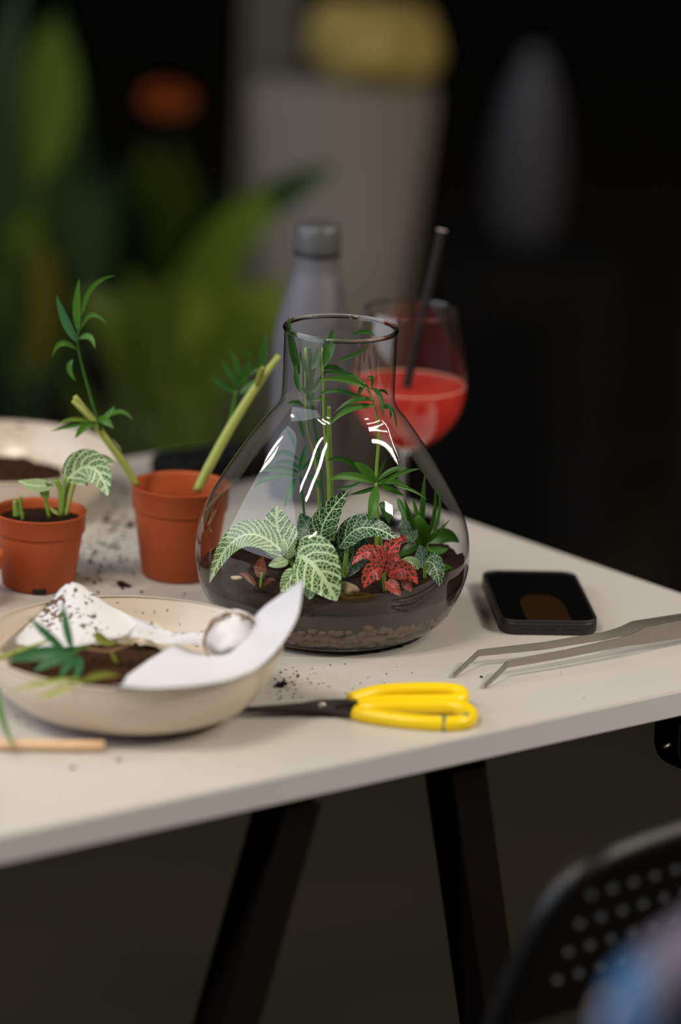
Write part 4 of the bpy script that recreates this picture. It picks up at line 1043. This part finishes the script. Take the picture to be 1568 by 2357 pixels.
# backrest leans towards the camera at the top: perpendicular to the columns
def solve_row():
    best = None
    for k in range(-60, 140):
        Yt = YC + k * 0.001
        q = at(1357 + rowdir_px[0], 2055 + rowdir_px[1], Yt) - h0
        d = abs(q.normalized().dot(cstep.normalized()))
        if best is None or d < best[0]: best = (d, q)
    return best[1]
rstep = solve_row()
ch = thing('folding_chair', 'black perforated-back chair drawn up at the front table edge', 'chair', (h0.x + 0.1, h0.y, 0))
nrm = cstep.cross(rstep).normalized()
if nrm.y > 0: nrm = -nrm
NC, NR = 9, 5
def panel():
    """backrest plate: a lattice of cells each with a round hole, plus a solid border"""
    bm = bmesh.new(); seg = 16; th = 0.0022
    o0 = h0 - rstep - cstep * 0.0
    rad = min(cstep.length, rstep.length) * 0.235
    cu, ru = cstep, rstep
    for side in (1, -1):
        for r in range(NR):
            for c in range(NC):
                if r == 0 and c in (0, NC - 1):
                    if side == 1: add_box(bm, o0 + cu * c + ru * r, cu * 0.5, ru * 0.5, nrm * th)
                    continue
                cen = o0 + cu * c + ru * r + nrm * (th * side)
                hole = [bm.verts.new(cen + cu.normalized() * (rad * math.cos(2 * PI * k / seg)) + ru.normalized() * (rad * math.sin(2 * PI * k / seg))) for k in range(seg)]
                outer = []
                for k in range(seg):
                    a = 2 * PI * k / seg; ca, sa = math.cos(a), math.sin(a); m = max(abs(ca), abs(sa))
                    outer.append(bm.verts.new(cen + cu * (0.5 * ca / m) + ru * (0.5 * sa / m)))
                for k in range(seg):
                    f = (hole[k], outer[k], outer[(k + 1) % seg], hole[(k + 1) % seg])
                    bm.faces.new(f if side > 0 else f[::-1])
        # border strips
    for side in (1,):
        pass
    # hole walls
    for r in range(NR):
        for c in range(NC):
            if r == 0 and c in (0, NC - 1): continue
            cen = o0 + cu * c + ru * r
            A = [bm.verts.new(cen + nrm * th + cu.normalized() * (rad * math.cos(2 * PI * k / seg)) + ru.normalized() * (rad * math.sin(2 * PI * k / seg))) for k in range(seg)]
            B = [bm.verts.new(v.co - nrm * 2 * th) for v in A]
            for k in range(seg): bm.faces.new((A[k], A[(k + 1) % seg], B[(k + 1) % seg], B[k]))
    lo_c, hi_c = -0.5, NC - 0.5; lo_r, hi_r = -0.5, NR - 0.5
    mgL, mgT, mgB = 1.35, 0.12, 1.0
    def slab(c0, c1, r0, r1):
        cc = o0 + cu * ((c0 + c1) / 2) + ru * ((r0 + r1) / 2)
        add_box(bm, cc, cu * ((c1 - c0) / 2), ru * ((r1 - r0) / 2), nrm * th)
    slab(lo_c - mgL, lo_c, lo_r + 1.3, hi_r); slab(hi_c, hi_c + mgL, lo_r + 1.3, hi_r)
    slab(lo_c - 0.6, lo_c, lo_r + 0.7, lo_r + 1.3); slab(hi_c, hi_c + 0.6, lo_r + 0.7, lo_r + 1.3)
    slab(lo_c + 1.0, hi_c - 1.0, lo_r - mgT, lo_r); slab(lo_c - mgL + 0.2, hi_c + mgL - 0.2, hi_r, hi_r + mgB)
    bmesh.ops.remove_doubles(bm, verts=bm.verts, dist=1e-5)
    bmesh.ops.recalc_face_normals(bm, faces=bm.faces)
    return bm, o0, (lo_c - mgL, hi_c + mgL, lo_r - mgT, hi_r + mgB)
bm, o0, (c0, c1, r0, r1) = panel()
finish('backrest', bm, M_black_plastic, ch, smooth=False)
def cp(c, r, n=0.0): return o0 + cstep * c + rstep * r + nrm * n
half_ = [(-0.3, r1 + 2.2), (-0.2, r1), (-0.1, (r0 + r1) / 2 + 0.6), (0.12, r0 + 2.1), (0.75, r0 + 1.05), (1.75, r0 + 0.55), (3.0, r0 + 0.38)]
edge = smooth_path([cp(c0 + x, y) for x, y in half_] + [cp((c0 + c1) / 2, r0 + 0.30)] + [cp(c1 - x, y) for x, y in half_[::-1]], 8)
finish('back_frame', tube(edge, 0.0105, 12), M_black_plastic, ch)
aL, aR = edge[0], edge[-1]
seat_z = 0.43
for p in (aL, aR):
    d = V((rstep.x, rstep.y, rstep.z)).normalized()
    q = p + d * ((p.z - 0.012) / -d.z)
    finish('leg', tube([p, p.lerp(q, 0.5), q], 0.0105, 12), M_black_plastic, ch)
    fq = V((p.x, p.y, 0)) + FIN * 0.05
    t_ = (p.z - seat_z) / -d.z; sp_ = p + d * t_
    fr_ = V((sp_.x, sp_.y, 0.012)) - FIN * 0.10
    finish('leg', tube([sp_ + FIN * 0.17, sp_.lerp(fr_, 0.5) + FIN * 0.085, fr_], 0.0105, 12), M_black_plastic, ch)
t_ = (aL.z - seat_z) / -rstep.normalized().z
sl, sr = aL + rstep.normalized() * t_, aR + rstep.normalized() * t_
cseat = (sl + sr) / 2 + FIN * 0.135
finish('seat', rounded_slab(V((cseat.x, cseat.y, seat_z)), (sr - sl).normalized(), FIN, (sr - sl).length / 2 - 0.016, 0.135, -0.010, 0.010, 0.04, 0.004), M_black_plastic, ch)
# denim jacket laid over the nearer end of the chair
M_denim = plain('blue_denim', (0.055, 0.145, 0.32), 0.85, var=0.25, scale=25, bump=0.5, bscale=500, spec=0.2)
M_lining = plain('grey_lilac_lining', (0.13, 0.115, 0.16), 0.8, var=0.1, scale=30)
M_collar = plain('tan_collar', (0.085, 0.035, 0.018), 0.75, var=0.15, scale=30)
YD = -1.20
jc = at(1900, 2000, YD)
jk = thing('denim_jacket', 'blurred blue denim jacket with grey lilac lining at the lower right, before the chair', 'jacket', (jc.x, jc.y, 0.0))
ridge = smooth_path([at(2520, 2520, YD), at(2480, 2370, YD), at(2300, 2190, YD), at(2090, 2050, YD), at(1890, 2045, YD), at(1695, 2140, YD), at(1520, 2255, YD), at(1400, 2375, YD), at(1350, 2520, YD)], 7)
def drape(r, fall, k0, k1, seed, taper=True):
    """cloth laid over the ridge line: down behind, over the top and down in front"""
    bm = bmesh.new(); g_ = []
    P = ridge[k0:k1]
    for i, p in enumerate(P):
        row = []
        for v in range(23):
            if v < 8: y, z = r, -fall * (1 - v / 8.0)
            elif v > 14: y, z = -r, -fall * ((v - 14) / 8.0)
            else:
                a = PI * (v - 8) / 6.0; y, z = r * math.cos(a), r * math.sin(a)
            w = 1.0 if z > -0.005 else min(1.0, -z / 0.08)
            q = p + V((0, y, z))
            q += V((0.006 * w * noise.noise(V((p.x * 30, z * 9, seed))), (0.016 * w) * noise.noise(V((p.x * 42, z * 6, seed + 4))), 0.004 * noise.noise(V((p.x * 50, v, seed + 8)))))
            row.append(bm.verts.new(q))
        g_.append(row)
    for A, B in zip(g_, g_[1:]):
        for k in range(22): bm.faces.new((A[k], A[k + 1], B[k + 1], B[k]))
    bmesh.ops.recalc_face_normals(bm, faces=bm.faces)
    return bm
n_ = len(ridge)
for nm, args, mt in (('jacket_body', (0.020, 0.52, 0, n_, 1), M_denim), ('lining', (0.0235, 0.006, 8, n_ - 12, 1), M_lining), ('collar', (0.0265, 0.003, 14, n_ - 18, 1), M_collar)):
    o = finish(nm, drape(*args), mt, jk)
    md = o.modifiers.new('thickness', 'SOLIDIFY'); md.thickness = 0.002; md.offset = -1
finish('hanger', tube([p + UPZ * 0.002 for p in ridge[8:-8]], 0.008, 12), M_wood, jk)
finish('stand_pole', tube([V((jc.x, jc.y, 0.02)), V((jc.x, jc.y, 0.5)), V((jc.x, jc.y, jc.z - 0.012))], 0.012, 14), M_black_plastic, jk)
finish('stand_base', lathe([(0, 0.001), (0.15, 0.001), (0.15, 0.012), (0.02, 0.0195), (0, 0.0195)], (jc.x, jc.y, 0), 48), M_black_plastic, jk)
# black rounded bag hanging below the right part of the table
hb = at(1590, 1700, -0.085)
bag = thing('hanging_bag', 'black rounded bag hanging under the right front table edge', 'bag', (hb.x, hb.y, hb.z - 0.03))
w2 = 0.034
def plate(cx, top, bottom, half, depth, r):
    bm = bmesh.new(); out = []
    for a in range(0, 13): out.append((half - r + r * math.cos(math.radians(-90 + 90 * a / 12)) , bottom + r + r * math.sin(math.radians(-90 + 90 * a / 12))))
    loop = [(-x, z) for x, z in out[::1]] 
    pts = out + [(half, top), (-half, top)] + loop[::-1]
    f, bk = [], []
    for x, z in pts:
        f.append(bm.verts.new(cx - FDIR * x - FIN * depth + UPZ * z)); bk.append(bm.verts.new(cx - FDIR * x + FIN * depth + UPZ * z))
    bm.faces.new(f); bm.faces.new(bk[::-1]); n = len(pts)
    for k in range(n): bm.faces.new((f[k], f[(k + 1) % n], bk[(k + 1) % n], bk[k]))
    bmesh.ops.recalc_face_normals(bm, faces=bm.faces)
    bmesh.ops.bevel(bm, geom=[e for e in bm.edges if e.calc_face_angle(0) > 1.0], offset=0.004, segments=3, affect='EDGES')
    return bm
hbc = V((hb.x, hb.y, 0)) - FDIR * 0.02
finish('bag_body', plate(hbc, T - TH - 0.0005, at(1560, 1772, -0.085).z, 0.046, 0.018, 0.03), M_black_cloth, bag, smooth=False)
cl = at(1528, 1721, -0.118)
finish('clip', tube([cl, cl - FDIR * 0.006 + UPZ * 0.0015], 0.0016, 10), M_steel, bag)
# ------------------------------------------------------------------ blurred background
M_grey_planter = plain('grey_stone_planter', (0.168, 0.152, 0.122), 0.8, var=0.08, scale=6, bump=0.1, bscale=80)
M_yellow_cloth = plain('mustard_cloth', (0.36, 0.27, 0.075), 0.9, var=0.12, scale=12)
M_post = plain('grey_post', (0.10, 0.09, 0.075), 0.85, var=0.1, scale=5)
M_grey_vase = plain('slate_vase', (0.055, 0.055, 0.065), 0.6, var=0.1, scale=8)
YP = 2.25
tc_ = [at(572, 215, YP), at(1008, 215, YP)]; tz = (tc_[0].z + tc_[1].z) / 2
top_c = (tc_[0] + tc_[1]) / 2; wt = (tc_[1] - tc_[0]).length / 2
bcx = at(772, 700, YP).x; zb = at(772, 700, YP).z; wb = (at(938, 700, YP) - at(606, 700, YP)).length / 2
k0 = zb / (tz - zb)
wf = max(0.05, wb - (wt - wb) * k0); cx0 = bcx - (top_c.x - bcx) * k0
pl = thing('tall_planter', 'tall tapering grey stone planter behind the bottle and glass', 'planter', (cx0, YP + 0.12, 0))
def taper(cx0, w0, z0, cx1, w1, z1, cy, k=1.0, bev=0.01):
    bm = bmesh.new()
    A = [bm.verts.new((cx0 + sx * w0, cy + sy * w0 * k, z0)) for sx, sy in ((-1, -1), (1, -1), (1, 1), (-1, 1))]
    B = [bm.verts.new((cx1 + sx * w1, cy + sy * w1 * k, z1)) for sx, sy in ((-1, -1), (1, -1), (1, 1), (-1, 1))]
    for q in range(4): bm.faces.new((A[q], A[(q + 1) % 4], B[(q + 1) % 4], B[q]))
    bm.faces.new(A[::-1]); bm.faces.new(B)
    bmesh.ops.recalc_face_normals(bm, faces=bm.faces)
    bmesh.ops.bevel(bm, geom=list(bm.edges), offset=bev, segments=3, affect='EDGES'); return bm
finish('planter_body', taper(cx0, wf, 0.001, top_c.x, wt, tz, YP + 0.12, 0.8), M_grey_planter, pl)
bm = bmesh.new()
r_ = bmesh.ops.create_icosphere(bm, subdivisions=4, radius=1.0)
cc = at(862, 105, YP + 0.08)
ch_ = (at(862, 28, YP).z - tz) / 1.9
for v in bm.verts:
    d = v.co.copy(); k = 1 + 0.18 * noise.noise(d * 1.8 + V((3, 1, 2)))
    ex = 0.75
    d = V((math.copysign(abs(d.x) ** ex, d.x), math.copysign(abs(d.y) ** ex, d.y), math.copysign(abs(d.z) ** ex, d.z)))
    v.co = V((cc.x + (d.x - 0.12 * d.z) * 0.088 * k, YP + 0.10 + d.y * 0.09 * k, tz + 0.002 + max(0.0, d.z + 0.9) * ch_ * k))
tag(finish('folded_cloth', bm, M_yellow_cloth, loc=(cc.x, YP + 0.08, tz)), 'mustard yellow cloth bundled on top of the tall grey planter', 'cloth')
pp0, pp1 = at(560, 0, 3.0), at(700, 0, 3.0)
tag(finish('grey_post', box(((pp0.x + pp1.x) / 2, 3.1, 0.9), ((pp1.x - pp0.x) / 2, 0, 0), (0, 0.07, 0), (0, 0, 0.8995), 0.01), M_post, smooth=False), 'dim grey post rising behind the tall planter at the top border', 'post')
YV = 2.9
v0, v1 = at(1200, 560, YV), at(1225, 150, YV)
vs = thing('slate_floor_vase', 'dim slate grey vase on a black plinth at the upper right', 'vase', (v0.x, YV, v0.z))
hv = v1.z - v0.z; u = mpp(v0)
bm = lathe(fine_profile([(0.001, 0.0005), (60 * u, 0.0005), (88 * u, hv * 0.12), (95 * u, hv * 0.35), (86 * u, hv * 0.6), (66 * u, hv * 0.85), (40 * u, hv)], 5) + [(0, hv)], (v0.x, YV, v0.z), 48)
for v in bm.verts: v.co.x += (v.co.z - v0.z) / hv * 10 * u
finish('vase_body', bm, M_grey_vase, vs)
finish('neck', lathe([(40 * u, hv - 0.002), (30 * u, hv + 0.012), (34 * u, hv + 0.025), (31 * u, hv + 0.026), (0, hv + 0.02)], (v0.x + 10 * u, YV, v0.z), 40), M_grey_vase, vs)
tag(finish('black_plinth', box((v0.x, YV, v0.z / 2 - 0.0002), (0.15, 0, 0), (0, 0.15, 0), (0, 0, v0.z / 2 - 0.0006), 0.006), M_wall, smooth=False), 'black plinth carrying the slate grey vase', 'plinth')
bq0, bq1 = at(1535, 1370, 2.2), at(1600, 1370, 2.2)
tag(finish('black_post', box(((bq0.x + bq1.x) / 2 + 0.02, 2.23, 0.335), ((bq1.x - bq0.x) / 2 + 0.02, 0, 0), (0, 0.03, 0), (0, 0, 0.334), 0.004), M_black_wood, smooth=False), 'black upright post at the right border beyond the table', 'post')

# plants
M_g1 = leafy('background_leaf_olive', (0.140, 0.205, 0.018), rough=0.5)
M_g2 = leafy('background_leaf_dark', (0.028, 0.062, 0.010), rough=0.5)
M_g3 = leafy('background_leaf_bright', (0.215, 0.275, 0.028), rough=0.5)
M_g4 = leafy('background_leaf_grey', (0.13, 0.18, 0.055), rough=0.55)
M_or = leafy('orange_petal', (0.42, 0.085, 0.008), rough=0.6)
M_yl = leafy('yellow_leaf', (0.20, 0.17, 0.015), rough=0.5)
M_pot_dark = plain('dark_planter', (0.008, 0.008, 0.008), 0.8, spec=0.2)
def bgplant(name, label, cx, Y, zpot, r, rows, mat, cat='plant', shape='lance', stemw=14):
    c = at(cx, 1000, Y)
    root = thing(name, label, cat, (c.x, Y, 0.001))
    h = zpot
    finish('planter', lathe([(0, 0), (r * 0.75, 0), (r, h), (r * 0.93, h), (r * 0.9, h - 0.02), (0, h - 0.02)], (c.x, Y, 0.001), 40), M_pot_dark, root)
    for q in rows:
        b_, m_p, t_, w = q[:4]; k = q[4] if len(q) > 4 else {}
        mm = k.get('mat', mat); dy = k.get('dy', 0.0)
        p = at(*b_, Y + dy)
        foot = V((c.x + (p.x - c.x) * 0.15, Y + dy * 0.2, h - 0.015))
        finish('stalk', tube(smooth_path([foot, foot.lerp(p, 0.5) + V(((p.x - foot.x) * -0.1, 0, 0.02)), p], 4), 0.0035, 8), k.get('stalk', mat), root)
        leaf_px(root, mm, b_, m_p, t_, w, (Y + dy, Y + dy - 0.03, Y + dy - 0.05), k.get('shape', shape), roll=k.get('roll', random.uniform(-0.5, 0.5)), nu=14, nv=6, fold=0.15)
    return root
bgplant('leafy_plant', 'large blurred broad-leaved plant with a long dark-tipped leaf behind the pots', 470, 1.85, 0.22, 0.13,
        [((350, 880), (520, 560), (740, 395), 118, {'mat': M_g1, 'roll': 0.2}), ((420, 900), (480, 700), (520, 500), 150, {'mat': M_g1}),
         ((560, 520), (660, 440), (775, 385), 76, {'mat': M_g2, 'dy': -0.02, 'roll': 0.1}),
         ((470, 900), (590, 740), (650, 640), 150, {'mat': M_g3}), ((400, 950), (400, 760), (370, 640), 130, {'mat': M_g3, 'dy': 0.05}),
         ((440, 960), (520, 800), (600, 700), 120, {'mat': M_g1, 'dy': -0.04}), ((350, 960), (270, 760), (180, 690), 110, {'mat': M_g1, 'dy': 0.06}),
         ((480, 960), (470, 780), (450, 650), 120, {'mat': M_g3, 'dy': -0.02}), ((330, 930), (330, 760), (300, 620), 90, {'mat': M_g1, 'dy': 0.1})], M_g1)
bgplant('tall_plant', 'tall dark green plant blurred along the left border', 40, 2.35, 0.20, 0.14,
        [((60, 900), (60, 500), (90, 60), 150, {'mat': M_g1, 'dy': 0.1}), ((20, 900), (-20, 400), (60, -60), 150, {'mat': M_g2}), ((90, 880), (150, 400), (130, 0), 120, {'mat': M_g2}),
         ((60, 800), (40, 620), (100, 480), 120, {'mat': M_g1}), ((80, 850), (90, 690), (110, 560), 100, {'mat': M_yl}), ((120, 900), (200, 620), (260, 380), 120, {'mat': M_g2}),
         ((20, 880), (0, 650), (-40, 520), 110, {'mat': M_g2}), ((90, 420), (130, 200), (110, 40), 110, {'mat': M_g1, 'dy': -0.1})], M_g2)
fl_ = bgplant('flowering_plant', 'blurred plant with one orange flower at the upper left', 380, 2.6, 0.14, 0.13,
        [((380, 700), (410, 520), (400, 330), 120, {'mat': M_g1}), ((350, 760), (300, 520), (260, 400), 110, {'mat': M_g2}), ((400, 760), (470, 560), (540, 430), 100, {'mat': M_g2}),
         ((370, 560), (350, 420), (330, 330), 90, {'mat': M_g1})], M_g2)
cf = at(388, 225, 2.55)
for k in range(9):
    a = 2 * PI * k / 9
    e = cf + V((math.cos(a) * 0.040, -0.012, math.sin(a) * 0.022)); m__ = cf + V((math.cos(a) * 0.026, -0.018, math.sin(a) * 0.015))
    finish('petal', leaf_bm(cf, m__, e, 0.024, 0.3, 'ovate', nu=8, nv=4), M_or, fl_)
finish('stalk', tube(smooth_path([V((cf.x, 2.6, 0.13)), V((cf.x + 0.01, 2.6, 0.6)), cf], 5), 0.003, 8), M_g1, fl_)
bgplant('grassy_plant', 'blurred grey-green strap-leaved plant just beyond the table behind the pots', 400, 2.18, 0.22, 0.12,
        [((300, 1060), (290, 960), (270, 830), 60), ((360, 1060), (350, 950), (330, 800), 66), ((420, 1060), (430, 950), (410, 820), 60, {'mat': M_g1}),
         ((480, 1060), (500, 950), (520, 830), 60), ((250, 1060), (200, 960), (160, 860), 56, {'mat': M_g1}), ((540, 1060), (570, 980), (600, 880), 54, {'mat': M_g1})], M_g4, shape='blade')

# kinds that repeat share a group
for o_ in list(COL.objects):
    if o_.parent is None and 'label' in o_ and 'group' not in o_:
        k_ = o_.name.split('.')[0]; L_ = o_['label']
        g_ = {'flower_pot': 'terracotta pots on the table', 'bowl': 'cream bowls on the table', 'paper_napkin': 'napkins in the foreground bowl',
              'soil_clump': 'loose soil clumps on the table', 'leaf_blade': 'cut leaves in the foreground bowl', 'palm_cutting': 'palm cuttings in the stem pot',
              'potting_soil': 'soil in the pots and bowls', 'pebble': 'stones on the vase soil'}.get(k_)
        if k_ == 'nerve_plant': g_ = 'nerve plants in the glass vase' if 'vase' in L_ else None
        if g_: o_['group'] = g_
